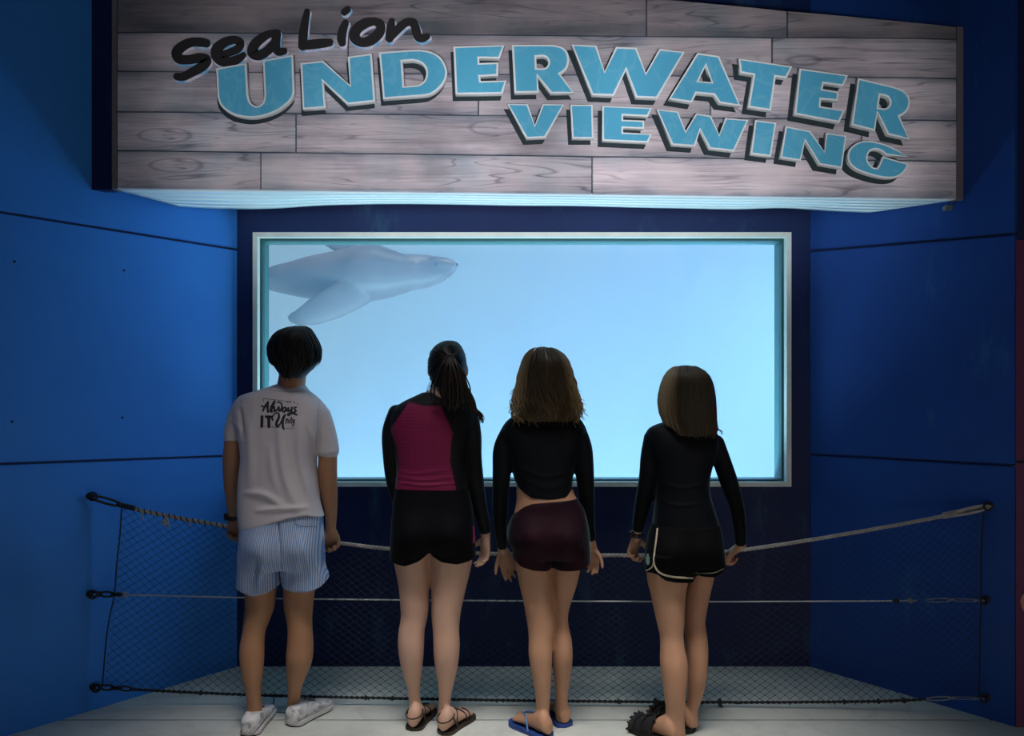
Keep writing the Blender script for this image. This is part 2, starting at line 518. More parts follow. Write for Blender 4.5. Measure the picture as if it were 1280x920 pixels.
M_backing = plain('sign_backing', (.02, .06, .10), .7)
M_edge = plain('sign_edge', (.16, .15, .17), .6)

sign = empty('sign', (SIGN_C.x, YS + .2, SIGN_C.z),
             'long grey wooden plank sign over the window reading Sea Lion Underwater Viewing', 'sign')
ROWL = [-34, 40, 89, 139.5, 188, 236]        # joint heights at the left edge (photo rows at x = 140)
ROWR = [0, 49, 98, 151, 202, 249]            # ... and at the right edge (x = 1204)
JOIN = [[808, 984], [435, 965], [598, 888], [370, 1077], [326, 740]]
SXL, SXR = 146, 1196
def row_y(r, x):
    return ROWL[r] + (ROWR[r] - ROWL[r]) * (x - 140) / 1064.0
def top_y(x):
    return (x - 840) * 34 / 364.0 if x > 400 else -41.1 + (400 - x) * .02
rngp = random.Random(3)
for r in range(5):
    xs = [SXL] + JOIN[r] + [SXR]
    for a, b in zip(xs, xs[1:]):
        n = max(2, int((b - a) / 40))
        top, bot = [], []
        for k in range(n + 1):
            x = a + (b - a) * k / n
            x_ = x + (.7 if k == 0 else (-.7 if k == n else 0))
            yt = row_y(r, x) + .9
            if r == 0: yt = max(row_y(0, x), top_y(x)) + .5
            yb = row_y(r + 1, x) - .9
            top.append((x_, yt)); bot.append((x_, yb))
        if r == 0: top = [(x, min(yt, row_y(1, x) - 6)) for x, yt in top]
        proud = rngp.uniform(0, .004)
        poly = [P(x, y, YS) - Vector((0, proud, 0)) for x, y in top + bot[::-1]]
        bm = bmesh.new(); prism(bm, poly, None, (0, .02 + proud, 0))
        bmesh.ops.bevel(bm, geom=[e for e in bm.edges if abs(e.verts[0].co.y - e.verts[1].co.y) < .001 and e.verts[0].co.y < YS + .003],
                        offset=.0025, segments=1, affect='EDGES')
        cxy = P((a + b) / 2, (row_y(r, a) + row_y(r + 1, b)) / 2, YS)
        bmesh.ops.translate(bm, vec=-cxy, verts=bm.verts)
        me = bpy.data.meshes.new('plank'); bmesh.ops.recalc_face_normals(bm, faces=bm.faces); bm.to_mesh(me); bm.free()
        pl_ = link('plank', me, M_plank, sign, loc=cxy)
        k_ = (.36, .72, .9, 1.0, 1.08)[r] * rngp.uniform(.9, 1.08)     # darker towards the top boards
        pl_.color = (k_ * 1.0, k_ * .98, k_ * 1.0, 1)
bm = bmesh.new()
prism(bm, [P(141, -33, YS) , P(400, -33, YS), P(1203, 37, YS), P(1203, 247, YS), P(141, 233, YS)], None, (0, .03, 0))
bmesh.ops.translate(bm, vec=(0, .006, 0), verts=bm.verts)
obj('backing_board', bm, M_backing, sign)
for (a, b, c_, d) in (((140, -36), (146, -36), (146, 236.2), (140, 236)), ((1196, 33), (1204, 34), (1204, 250), (1196, 249.8))):
    bm = bmesh.new()
    prism(bm, [P(q[0], q[1], YS) for q in (a, b, c_, d)], None, (0, .05, 0))
    bmesh.ops.translate(bm, vec=(0, -.001, 0), verts=bm.verts)
    obj('edge_trim', bm, M_edge, sign)
for x0, x1 in ((KL + .8 * 3.50, P(140, 0, YS).x), (P(1204, 0, YS).x, KR - .8 * 3.50)):   # strips added between sign and walls to block leaking light
    if x1 - x0 > .01:
        bm = bmesh.new(); box(bm, x0 - .02, x1, 3.475, 3.52, P(140, 236, YS).z, TOPZ - .02)
        obj('light_stop_strip', bm, M_back, sign)
# soffit boards: pale painted underside, its far edge a wavy line near the back wall
t = NT('soffit_paint')
v = t.coord('Object', scale=(.6, 9, 1))
cc = t.mix(t.ramp(t.noise(v, 3, 5, .6, .5), [(.35, (0, 0, 0)), (.65, (1, 1, 1))]), (.76, .88, .88), (.92, .97, .95))
M_soffit = t.set(Base_Color=cc, Roughness=.45)
BACK = [(225, 258.5), (262, 261), (297, 262), (345, 261), (400, 257.5), (480, 255.5), (560, 256), (640, 257.5), (720, 258), (800, 260), (860, 261), (920, 262), (980, 260.5), (1030, 264), (1080, 266), (1090, 265.5)]
def front_y(x): return 236.5 + 13 * (x - 140) / 1064.0
NB = 5
sp = spline(BACK, 5)
xs0, xs1 = 141.0, 1203.0
def back_at(i):
    x, y = sp[i]
    Y = YB - .04
    if x < 297: Y = min(Y, left_pt(x, y).y - .01)
    if x > 1012: Y = min(Y, right_pt(x, y).y - .01)
    return P(x, y, Y)
edge = [back_at(i) for i in range(len(sp))]
frontp = [P(xs0 + (xs1 - xs0) * i / (len(sp) - 1), front_y(xs0 + (xs1 - xs0) * i / (len(sp) - 1)), YS + .012) for i in range(len(sp))]
for b_ in range(NB):
    t0, t1 = b_ / NB, (b_ + 1) / NB - .012
    bm = bmesh.new()
    lo = [[f.lerp(e, tt) for tt in (t0, t1)] for f, e in zip(frontp, edge)]
    va = [[bm.verts.new(p) for p in r] for r in lo]
    vb = [[bm.verts.new(p + Vector((0, 0, .02))) for p in r] for r in lo]
    for i in range(len(lo) - 1):
        bm.faces.new([va[i][0], va[i][1], va[i + 1][1], va[i + 1][0]])
        bm.faces.new([vb[i][0], vb[i + 1][0], vb[i + 1][1], vb[i][1]])
        for s in (0, 1):
            bm.faces.new([va[i][s], va[i + 1][s], vb[i + 1][s], vb[i][s]])
    for i in (0, len(lo) - 1):
        bm.faces.new([va[i][0], vb[i][0], vb[i][1], va[i][1]])
    obj('soffit_board', bm, M_soffit, sign, True)
bm = bmesh.new()
va = [[bm.verts.new(p + Vector((0, 0, .021))) for p in (f, e)] for f, e in zip(frontp, edge)]
vb = [[bm.verts.new(p + Vector((0, 0, .06))) for p in (f, e)] for f, e in zip(frontp, edge)]
for i in range(len(va) - 1):
    bm.faces.new([va[i][0], va[i][1], va[i + 1][1], va[i + 1][0]]); bm.faces.new([vb[i][0], vb[i + 1][0], vb[i + 1][1], vb[i][1]])
    for s in (0, 1): bm.faces.new([va[i][s], va[i + 1][s], vb[i + 1][s], vb[i][s]])
for i in (0, len(va) - 1): bm.faces.new([va[i][0], vb[i][0], vb[i][1], va[i][1]])
obj('soffit_backing', bm, M_navy, sign)

# -- cut-out letters
def crop(ox, oy, s):
    return lambda pts: [(x / s + ox, y / s + oy) for x, y in pts]
A1 = crop(120, 0, 4.5714); A2 = crop(360, 0, 4.5714); A3 = crop(620, 0, 3.832); A4 = crop(860, 0, 3.0476); A5 = crop(1040, 90, 6.136)
def arc(cx, cy, rx, ry, a0, a1, n=10):
    return [(cx + rx * math.cos(math.radians(a0 + (a1 - a0) * k / n)), cy + ry * math.sin(math.radians(a0 + (a1 - a0) * k / n))) for k in range(n + 1)]
def smooth_seg(pts, n=4):
    return [tuple(p) for p in spline(pts, n)]
LET = []
LET.append((A1([(702, 408), (874, 378)] + smooth_seg([(884, 560), (893, 592), (910, 613), (932, 621), (955, 613), (970, 592), (975, 560)]) +
              [(966, 362), (1138, 332)] + smooth_seg([(1146, 540), (1136, 575), (1105, 612), (1060, 645), (1000, 672), (930, 688), (870, 688), (800, 672), (750, 642), (722, 608), (710, 570)])), []))
LET.append((A2([(82, 378), (210, 364), (362, 502), (350, 342), (487, 324), (506, 597), (348, 614), (210, 482), (226, 632), (95, 642)]), []))
LET.append((A2([(527, 317), (700, 304)] + smooth_seg([(760, 303), (815, 312), (860, 333), (893, 370), (912, 420), (908, 465), (885, 505), (850, 540), (812, 560), (770, 567)]) + [(550, 584)]),
            [A2([(660, 370), (715, 366)] + smooth_seg([(740, 370), (768, 383), (788, 408), (794, 440), (784, 475), (758, 498), (725, 504)]) + [(670, 508)])]))
LET.append((A2([(948, 284), (1237, 277), (1210, 354), (1094, 352), (1096, 378), (1203, 374), (1202, 450), (1100, 456), (1104, 480), (1250, 476), (1226, 554), (960, 557)]), []))
LET.append((A3([(76, 230), (255, 230)] + smooth_seg([(285, 233), (315, 242), (338, 264), (348, 300), (341, 335), (325, 357), (306, 369)]) + [(372, 460), (260, 462), (198, 378), (205, 458), (88, 460)]),
            [A3([(192, 289), (222, 286)] + smooth_seg([(238, 292), (247, 305), (248, 320), (240, 335), (224, 342)]) + [(194, 341)])]))
LET.append((A3([(358, 229), (478, 234), (516, 356), (570, 240), (668, 244), (712, 364), (776, 250), (896, 264), (766, 486), (665, 482), (618, 348), (560, 474), (456, 470)]), []))
LET.append(([(869.5, 70), (896.5, 74), (923, 136), (896.5, 132.5), (890, 122.5), (868.5, 120.5), (863, 132), (834, 127.5)], [[(880, 86), (887, 106.5), (871, 105)]]))
LET.append(([(920.5, 77), (987, 87), (980, 101.7), (966.6, 100), (960.7, 142), (932.2, 137.8), (938.7, 97.8), (922.5, 95.2)], []))
LET.append((A4([(414, 272), (598, 298), (580, 340), (506, 330), (502, 350), (562, 360), (560, 396), (496, 390), (494, 415), (585, 430), (565, 478), (395, 446)]), []))
LET.append((A5([(175, 70), (430, 130)] + smooth_seg([(480, 145), (525, 168), (558, 205), (570, 255), (558, 305), (530, 340), (492, 362)]) + [(568, 538), (400, 500), (322, 330), (305, 472), (124, 428)]),
            [A5([(343, 202), (375, 206)] + smooth_seg([(397, 215), (413, 238), (414, 265), (400, 290), (375, 300)]) + [(330, 294)])]))
LET.append((A3([(54, 511), (152, 511), (185, 612), (222, 511), (325, 513), (235, 672), (145, 676)]), []))
LET.append((A3([(353, 514), (460, 514), (464, 676), (362, 676)]), []))
LET.append((A3([(505, 519), (740, 530), (722, 572), (604, 566), (604, 586), (704, 590), (704, 630), (604, 626), (604, 646), (740, 654), (722, 696), (505, 686)]), []))
LET.append(([(819, 140), (845.7, 142.5), (855, 167), (868, 145), (886.5, 148), (896.7, 171.3), (904.3, 150.5), (932.8, 153.2), (915, 192.3), (884.6, 189), (873, 165.7), (866.6, 186.3), (838, 184.2)], []))
LET.append((A4([(247, 467), (327, 477), (307, 606), (230, 596)]), []))
LET.append((A4([(362, 490), (455, 508), (508, 585), (515, 515), (592, 526), (575, 650), (490, 636), (436, 545), (420, 622), (342, 610)]), []))
LET.append((A5([(548, 668)] + smooth_seg([(470, 612), (380, 572), (290, 550), (215, 548), (150, 572), (108, 615), (95, 670), (110, 720), (160, 765), (240, 798), (330, 822), (410, 832), (480, 820), (530, 780), (560, 722)]) +
              [(362, 664), (330, 738)] + smooth_seg([(318, 752), (292, 748), (265, 725), (248, 690), (252, 650), (275, 622), (315, 614), (355, 628), (385, 655)])), []))

def signed_area(p):
    return .5 * sum(p[i][0] * p[(i + 1) % len(p)][1] - p[(i + 1) % len(p)][0] * p[i][1] for i in range(len(p)))
def offset_poly(p, d):
    """move every edge inwards by d (outwards when negative); miter joins"""
    s = 1 if signed_area(p) > 0 else -1
    n = len(p); out = []
    for i in range(n):
        a, b, c = np.array(p[i - 1]), np.array(p[i]), np.array(p[(i + 1) % n])
        e1 = b - a; e2 = c - b
        e1 = e1 / max(1e-9, np.linalg.norm(e1)); e2 = e2 / max(1e-9, np.linalg.norm(e2))
        n1 = np.array((-e1[1], e1[0])) * s; n2 = np.array((-e2[1], e2[0])) * s
        m = n1 + n2; l = np.linalg.norm(m)
        if l < .3: m, k = n1, 1.0
        else:
            m = m / l; k = min(1.4, 1.0 / max(.35, float(m.dot(n1))))
        out.append(tuple(b + m * d * k))
    return out

def plate(name, outer, holes, y_back, thick, mat, parent, bevel=0.0, shift=(0, 0)):
    cu = bpy.data.curves.new(name, 'CURVE'); cu.dimensions = '2D'; cu.fill_mode = 'BOTH'
    cu.extrude = thick / 2
    if bevel: cu.bevel_depth = bevel
    for pl in [outer] + holes:
        s = cu.splines.new('POLY'); s.points.add(len(pl) - 1); s.use_cyclic_u = True
        for k, (x, y) in enumerate(pl):
            w_ = P(x + shift[0], y + shift[1], YS)
            s.points[k].co = (w_.x, w_.z, 0, 1)
    o = bpy.data.objects.new(name, cu); COL.objects.link(o)
    o.rotation_euler = (math.pi / 2, 0, 0)
    dg = bpy.context.evaluated_depsgraph_get()
    me = bpy.data.meshes.new_from_object(o.evaluated_get(dg))
    me.transform(Matrix.Translation((0, y_back - thick / 2, 0)) @ o.matrix_basis)
    bpy.data.objects.remove(o)
    me.name = name
    me.materials.clear()
    return link(name, me, mat, parent)

t = NT('letter_blue')
v = t.coord('Object')
wv = t.ramp(t.noise(t.coord('Object', scale=(1, 1, .8), rot=(0, .6, 0)), 7, 3, .5, 1.2), [(.46, (0, 0, 0)), (.5, (1, 1, 1)), (.54, (0, 0, 0))])
cc = t.mix(t.noise(v, 3, 2), (.09, .46, .74), (.12, .56, .82))
cc = t.mix(t.math('MULTIPLY', wv, .25), cc, (.3, .72, .9))
M_lblue = t.set(Base_Color=cc, Roughness=.4)
M_lwhite = plain('letter_white', (.85, .95, .97), .45)
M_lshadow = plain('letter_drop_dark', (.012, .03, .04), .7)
SEQ = 'UNDERWATERVIEWING'
for i, (ou, ho) in enumerate(LET):
    big = i < 10
    x = sum(p[0] for p in ou) / len(ou)
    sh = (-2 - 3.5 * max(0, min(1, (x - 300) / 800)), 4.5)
    lt = plate('letter', ou, ho, YS - .010, .022, M_lwhite, sign)
    lt['label'] = 'pale blue cut-out capital letter %s with white rim' % SEQ[i]
    e = 2.5 if big else 2.2
    plate('letter_face', offset_poly(ou, e), [offset_poly(h, -e) for h in ho], YS - .031, .004, M_lblue, lt)
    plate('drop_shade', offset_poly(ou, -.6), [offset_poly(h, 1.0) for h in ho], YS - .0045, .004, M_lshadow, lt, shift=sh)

# -- brush script words "Sea Lion": dark strokes with a pale outline
B1 = lambda pts: [(x / 7.111 + 205, y / 7.111, r) for x, y, r in pts]
B2 = lambda pts: [(x / 7.111 + 365, y / 7.111, r) for x, y, r in pts]
STROKES = [
    # S
    [B1([(385, 395, 5.0), (330, 385, 5.5), (255, 385, 5.5), (180, 415, 6), (125, 470, 6.5), (140, 530, 6), (220, 540, 5.5), (320, 525, 6), (385, 545, 6), (345, 600, 6), (260, 650, 5.5), (180, 690, 5), (125, 690, 4.5)])],
    # e
    [B1([(500, 500, 4.5), (580, 480, 4.5), (660, 445, 5), (690, 395, 4.5), (640, 365, 4.8), (560, 380, 5.5), (490, 430, 6.5), (470, 490, 6.5), (510, 545, 6.3), (590, 560, 6), (670, 530, 5), (712, 500, 3.6)])],
    # a
    [B1([(1010, 310, 5), (950, 310, 4.5), (880, 345, 5.5), (810, 410, 6.2), (795, 480, 6.5), (850, 500, 6), (920, 465, 5.5), (980, 405, 5.5)]),
     B1([(1010, 310, 5), (1000, 370, 5.5), (1000, 430, 5.5), (1025, 470, 5), (1075, 465, 4)])],
    # L
    [B2([(140, 115, 3.8), (120, 210, 4.6), (105, 320, 5.5), (100, 420, 5.5)]), B2([(100, 415, 5.5), (190, 405, 5.8), (280, 395, 5.5), (340, 390, 4.6)])],
    # i
    [B2([(480, 215, 4.2), (455, 280, 5.2), (445, 350, 5.5), (450, 390, 4.8)]), B2([(470, 120, 4.2), (500, 95, 4.0)])],
    # o
    [B2([(740, 200, 4.6), (660, 215, 6), (580, 270, 6.5), (560, 340, 6.5), (620, 385, 5.6), (700, 370, 6.2), (780, 300, 6), (790, 230, 5.5), (735, 200, 4.6)])],
    # n
    [B2([(890, 200, 4), (880, 270, 5.5), (870, 350, 5.2)]), B2([(872, 345, 5), (935, 280, 5), (1010, 215, 5), (1075, 210, 5), (1100, 260, 5.5), (1120, 330, 5.5), (1160, 350, 5), (1205, 335, 3.6)])],
]
def brush(bm, pts, y, th, dx=0.0, dy=0.0, grow=0.0):
    sp_ = spline(pts, 6)
    L_, R_ = [], []
    for k, q in enumerate(sp_):
        a = sp_[max(0, k - 1)]; b = sp_[min(len(sp_) - 1, k + 1)]
        d = np.array((b[0] - a[0], b[1] - a[1])); d = d / max(1e-6, np.linalg.norm(d))
        nn = np.array((-d[1], d[0])); r = q[2] + grow
        L_.append((q[0] + nn[0] * r + dx, q[1] + nn[1] * r + dy)); R_.append((q[0] - nn[0] * r + dx, q[1] - nn[1] * r + dy))
    fr = [(bm.verts.new(P(l[0], l[1], YS) + Vector((0, y, 0))), bm.verts.new(P(r[0], r[1], YS) + Vector((0, y, 0)))) for l, r in zip(L_, R_)]
    bk = [(bm.verts.new(a.co + Vector((0, th, 0))), bm.verts.new(b.co + Vector((0, th, 0)))) for a, b in fr]
    for i in range(len(fr) - 1):
        bm.faces.new([fr[i][0], fr[i][1], fr[i + 1][1], fr[i + 1][0]]); bm.faces.new([bk[i][0], bk[i + 1][0], bk[i + 1][1], bk[i][1]])
        for s in (0, 1): bm.faces.new([fr[i][s], fr[i + 1][s], bk[i + 1][s], bk[i][s]])
    for i in (0, -1): bm.faces.new([fr[i][0], bk[i][0], bk[i][1], fr[i][1]])
    for k in (0, -1):   # round ends
        q = sp_[k]; n_ = 14; r = q[2] + grow
        ring = [P(q[0] + dx + r * math.cos(2 * math.pi * j / n_), q[1] + dy + r * math.sin(2 * math.pi * j / n_), YS) + Vector((0, y, 0)) for j in range(n_)]
        prism(bm, [q_ + Vector((0, -.0004 - .0003 * abs(k), 0)) for q_ in ring], None, (0, th, 0))
M_ink = plain('script_ink', (.016, .016, .018), .6)
M_rim = NT('script_rim'); t = M_rim
M_rim = t.set(Base_Color=t.mix(t.ramp(t.noise(t.coord('Object'), 14, 3), [(.42, (0, 0, 0)), (.58, (1, 1, 1))]), (.22, .56, .88), (.80, .78, .95)), Roughness=.5)
for i, ss in enumerate(STROKES):
    bm = bmesh.new()
    for j, s in enumerate(ss): brush(bm, s, -.0125 - .001 * j, .006)
    o = obj('script_letter', bm, M_ink, sign)
    o['label'] = 'dark brush-written letter %s with pale outline' % 'SeaLion'[i]
    bm = bmesh.new()
    for j, s in enumerate(ss): brush(bm, s, -.0075 - .001 * j, .006, 1.2, 2.0, .7)
    obj('pale_rim', bm, M_rim, o)

# small bracket under the right end of the sign
p = right_pt(1182, 262)
br = empty('hanging_bracket', p, 'small metal bracket hanging under the right end of the sign', 'bracket')
M_steel = plain('dull_steel', (.35, .38, .38), .4, .8)
bm = bmesh.new()
tube(bm, [p + Vector((.02, .03, .05)), p + Vector((0, -.01, .012))], .004, 8)
obj('arm', bm, M_steel, br)
bm = bmesh.new(); box(bm, p.x - .016, p.x + .016, p.y - .03, p.y, p.z - .008, p.z + .014)
bmesh.ops.bevel(bm, geom=bm.edges[:], offset=.003, segments=2, affect='EDGES')
obj('clip', bm, M_steel, br)
# ---------------------------------------------------------------- rope-and-net barrier
M_rope = NT('laid_rope'); t = M_rope
M_rope = t.set(Base_Color=t.mix(t.noise(t.coord('Object'), 25, 4), (.16, .13, .12), (.62, .58, .54)), Roughness=.8)
M_cord = plain('black_cord', (.012, .012, .014), .7)
M_cable = plain('wire_cable', (.55, .55, .55), .4, .5)
M_hook = plain('dark_iron', (.03, .03, .035), .45, .7)
M_shine = plain('bright_shackle', (.30, .31, .31), .35, .9)
barrier = empty('net_barrier', (0.1, 3.5, 0), 'sagging rope barrier with black diamond netting strung across the alcove', 'barrier')

def bar_y(px):
    """depth of the barrier along its length (it hangs a little towards the window in the middle)"""
    u = (px - 112) / (1236 - 112)
    return float(np.interp(px, (112, 130, 160, 210, 300, 640, 900, 1050, 1150, 1200, 1236), (3.452, 3.475, 3.505, 3.525, 3.53, 3.53, 3.515, 3.49, 3.45, 3.415, 3.378)))
TOP = [(112, 620), (150, 631), (195, 642), (290, 659), (350, 668), (412, 677), (486, 686), (560, 690), (632, 692.5), (741, 694), (800, 694), (860, 692.5), (915, 689), (1000, 677), (1100, 660), (1180, 645), (1234, 634)]
MID = [(112, 742), (155, 743.5), (300, 747), (400, 749), (640, 751), (880, 752), (1120, 751), (1226, 749)]
BOT = [(114, 858), (190, 863), (300, 868), (400, 871), (500, 873), (640, 875.5), (780, 877), (940, 878), (1100, 876.5), (1165, 873.5), (1228, 871)]
def run(pts, n=6):
    return [tuple(p) for p in spline(pts, n)]
def at_run(r, x):
    for a, b in zip(r, r[1:]):
        if a[0] <= x <= b[0]:
            f = (x - a[0]) / (b[0] - a[0]); return a[1] + (b[1] - a[1]) * f
    return r[0][1] if x < r[0][0] else r[-1][1]
rt, rm, rb = run(TOP), run(MID), run(BOT)
W = lambda r: [P(x, y, bar_y(x)) for x, y in r]
bm = bmesh.new(); helix_rope(bm, W([q for q in rt if q[0] > 152]), .0052, .0048, .062, 3, 5, 6)
obj('top_rope', bm, M_rope, barrier, True)
# dark whipping that ties the net to the first metre of the rope
bm = bmesh.new(); wr = W([q for q in rt if 152 < q[0] < 330])
helix_rope(bm, wr, .0095, .0028, .028, 1, 5, 8)
obj('lashing', bm, M_cord, barrier, True)
bm = bmesh.new(); tube(bm, W([q for q in rm if 154 < q[0] < 1162]), .0035, 6)
obj('middle_cable', bm, M_cable, barrier, True)
bm = bmesh.new(); helix_rope(bm, W([q for q in rb if 160 < q[0] < 1164]), .0035, .0042, .05, 2, 5, 6)
obj('bottom_rope', bm, M_cord, barrier, True)
# netting: two families of diagonal twine from the top rope to the bottom rope
NX0, NX1, NCOL, NROW = 150.0, 1224.0, 86, 22
def net_pt(i, j):
    u = i / NCOL; v = j / NROW
    x = NX0 + (NX1 - NX0) * u
    xb = 132 + (1222 - 132) * u
    x = x + (xb - x) * v
    y = at_run(rt, NX0 + (NX1 - NX0) * u)
    y = y + (at_run(rb, x) - y) * v
    d = .006 * math.sin(u * 9 + v * 5) + .004 * noise.noise(Vector((u * 30, v * 8, 0)))
    return P(x, y, bar_y(x) + d)
bm = bmesh.new()
for s in (1, -1):
    for k in range(-NROW, NCOL + NROW + 1, 1):
        pts = []
        for j in range(NROW + 1):
            i = k + s * j if s > 0 else k - j
            if 0 <= i <= NCOL: pts.append(net_pt(i, j))
        if len(pts) > 1: tube(bm, pts, .0011, 3, round_ends=False)
for i in range(0, NCOL, 1):       # knots
    for j in range(1, NROW):
        if (j > 17):
            c = net_pt(i, j); h = .0028
            bmesh.ops.create_icosphere(bm, subdivisions=1, radius=h, matrix=Matrix.Translation(c))
nt = obj('netting', bm, M_cord, barrier); nt['kind'] = 'stuff'
# side cords of the net
for side, pts in (('l', [(152, 634), (150, 668), (146, 705), (143, 742), (134, 790), (128, 858)]), ('r', [(1230, 638), (1227, 672), (1226, 712), (1226, 749), (1225, 800), (1224, 870)])):
    bm = bmesh.new()
    tube(bm, [P(x, y, bar_y(x)) for x, y in run(pts, 4)], .0032, 6)
    obj('side_cord', bm, M_cord, barrier, True)
# ties and loose cord ends
rk = random.Random(5)
bm = bmesh.new()
for k in range(46):
    x = rk.uniform(200, 1120); c = P(x, at_run(rb, x), bar_y(x))
    a = rk.uniform(-.02, .02); tube(bm, [c, c + Vector((a, -.004, -rk.uniform(.004, .012)))], .0018, 4)
    if k % 6 == 0: torus(bm, c, (1, 0, 0), .009, .004, 10, 5)
for x in (877 / 1.0 - 58, 1190 / 1.0 - 290):
    c = P(x, at_run(rb, x), bar_y(x)); torus(bm, c, (1, 0, 0), .012, .007, 12, 6); tube(bm, [c, c + Vector((.012, -.005, -.022))], .003, 5)
o = obj('cord_ties', bm, M_cord, barrier); o['kind'] = 'stuff'
bm = bmesh.new()
for x in (208, 178, 237):
    c = P(x, at_run(rt, x) + 2, bar_y(x) - .01)
    tube(bm, [c, c + Vector((.004, -.004, -.03 if x != 237 else -.02))], .0035, 5)
    if x == 208:
        for q in range(5): tube(bm, [c, c + Vector((rk.uniform(-.03, .03), -.006, -rk.uniform(.02, .05)))], .004, 5)
o = obj('frayed_ends', bm, M_rope, barrier, True); o['kind'] = 'stuff'

# eye bolts in the walls, links, turnbuckles
def eyebolt(px, py, side):
    f = left_pt if side < 0 else right_pt
    p = f(px, py); nv = Vector((.78 * (1 if side < 0 else -1), -.62, 0)).normalized()
    bm = bmesh.new()
    tube(bm, [p - nv * .03, p + nv * .02], .006, 8, round_ends=False)
    tube(bm, [p + nv * .0, p + nv * .004], .016, 12, round_ends=False)
    c = p + nv * .034
    torus(bm, c, (.2, -1, .15), .017, .0045, 18, 7)
    o = obj('eye_bolt', bm, M_hook, barrier, True)
    return c
def link_(name, a, b, wdt, r, mat):
    a, b = Vector(a), Vector(b); d = (b - a); L = d.length; d.normalize()
    up = (Vector((0, 0, 1)) - d * d.z).normalized()
    pts = []
    for k in range(21):
        an = 2 * math.pi * k / 20
        pts.append((a + b) / 2 + d * math.cos(an) * L / 2 + up * math.sin(an) * wdt)
    bm = bmesh.new(); tube(bm, pts, r, 6, round_ends=False)
    return obj(name, bm, mat, barrier, True)
c = eyebolt(112, 620, -1); e = P(152, 631.5, bar_y(152))
link_('rope_loop', c + Vector((-.01, 0, 0)), e, .012, .0055, M_cord)
bm = bmesh.new(); helix_rope(bm, [e + Vector((-.02, 0, .004)), e + Vector((.06, 0, -.014))], .009, .004, .012, 2, 5, 8); obj('whipping', bm, M_cord, barrier, True)
for py, px2, r_ in ((742, 160, rm), (858, 166, rb)):
    c = eyebolt(112 if py < 800 else 116, py, -1)
    a = P(124, at_run(r_, 124), bar_y(124)); b = P(143, at_run(r_, 143), bar_y(143)); e = P(px2, at_run(r_, px2), bar_y(px2))
    link_('chain_link', c + Vector((-.008, 0, 0)), a + Vector((.012, 0, 0)), .010, .0045, M_hook)
    link_('chain_link', a, b, .011, .0045, M_hook)
    bm = bmesh.new(); tube(bm, [b - Vector((.01, 0, 0)), b + Vector((.03, 0, 0))], .0095, 8); obj('cable_clamp', bm, M_hook, barrier, True)
    link_('shackle', b + Vector((.02, 0, 0)), e, .010, .004, M_shine if py < 800 else M_hook)
c = eyebolt(1238, 632, 1); e = P(1190, at_run(rt, 1190), bar_y(1190))
link_('rope_loop', c + Vector((.01, 0, 0)), e, .011, .007, M_rope)
bm = bmesh.new(); helix_rope(bm, [e + Vector((-.04, 0, -.006)), e + Vector((.03, 0, .008))], .011, .005, .014, 2, 5, 8); obj('whipping', bm, M_rope, barrier, True)
for py, r_ in ((749, rm), (871, rb)):
    c = eyebolt(1234, py, 1)
    a = P(1190, at_run(r_, 1190), bar_y(1190)); b = P(1158, at_run(r_, 1158), bar_y(1158))
    # turnbuckle: two bars, a nut at each end
    bm = bmesh.new()
    for dz in (-.005, .005): tube(bm, [a + Vector((0, 0, dz)), c.lerp(a, .25) + Vector((0, 0, dz))], .0018, 6)
    tube(bm, [a - Vector((.012, 0, 0)), a + Vector((.01, 0, 0))], .0055, 6); q = c.lerp(a, .25); tube(bm, [q - Vector((.01, 0, 0)), q + Vector((.01, 0, 0))], .0055, 6)
    tube(bm, [q, c], .0028, 6)
    obj('turnbuckle', bm, M_shine, barrier, True)
    link_('shackle', b, a, .008, .0028, M_shine)
    for x in ((1120, 1138) if py < 800 else (1130,)):
        cc_ = P(x, at_run(r_, x), bar_y(x)); bm = bmesh.new()
        tube(bm, [cc_ - Vector((.009, 0, 0)), cc_ + Vector((.009, 0, 0))], .009, 8); torus(bm, cc_, (1, 0, 0), .010, .004, 12, 6)
        obj('cable_clamp', bm, M_shine if x == 1138 else M_hook, barrier, True)
# ---------------------------------------------------------------- helpers for bodies
def finish(name, bm, mats, parent, voxel, smooth=4, fac=.5, post=None, decimate=0):
    """fuse overlapping closed pieces into one continuous surface"""
    me = bpy.data.meshes.new(name)
    bmesh.ops.recalc_face_normals(bm, faces=bm.faces)
    bm.to_mesh(me); bm.free()
    o = bpy.data.objects.new(name, me); COL.objects.link(o)
    m = o.modifiers.new('r', 'REMESH'); m.mode = 'VOXEL'; m.voxel_size = voxel; m.adaptivity = 0
    if smooth:
        m = o.modifiers.new('s', 'SMOOTH'); m.factor = fac; m.iterations = smooth
    if decimate:
        m = o.modifiers.new('d', 'DECIMATE'); m.ratio = decimate
    dg = bpy.context.evaluated_depsgraph_get()
    me2 = bpy.data.meshes.new_from_object(o.evaluated_get(dg))
    bpy.data.objects.remove(o); bpy.data.meshes.remove(me)
    me2.name = name; me2.materials.clear()
    if post:
        n = len(me2.vertices); a = np.empty(n * 3, np.float32); me2.vertices.foreach_get('co', a); a = a.reshape(-1, 3)
        b = post(a.astype(float), me2)
        if b is not None:
            me2.vertices.foreach_set('co', b.astype(np.float32).ravel()); me2.update()
    return link(name, me2, mats, parent, True)

def to_px(a):
    """photo position of points (n x 3)"""
    return 640 + F_PX * a[:, 0] / a[:, 1], HORIZON - F_PX * (a[:, 2] - CAM_H) / a[:, 1]

def add_attr(me, name, vals):
    at = me.attributes.new(name, 'FLOAT', 'POINT'); at.data.foreach_set('value', np.asarray(vals, np.float32))

def sstep(x, a, b):
    t = np.clip((x - a) / (b - a), 0, 1); return t * t * (3 - 2 * t)

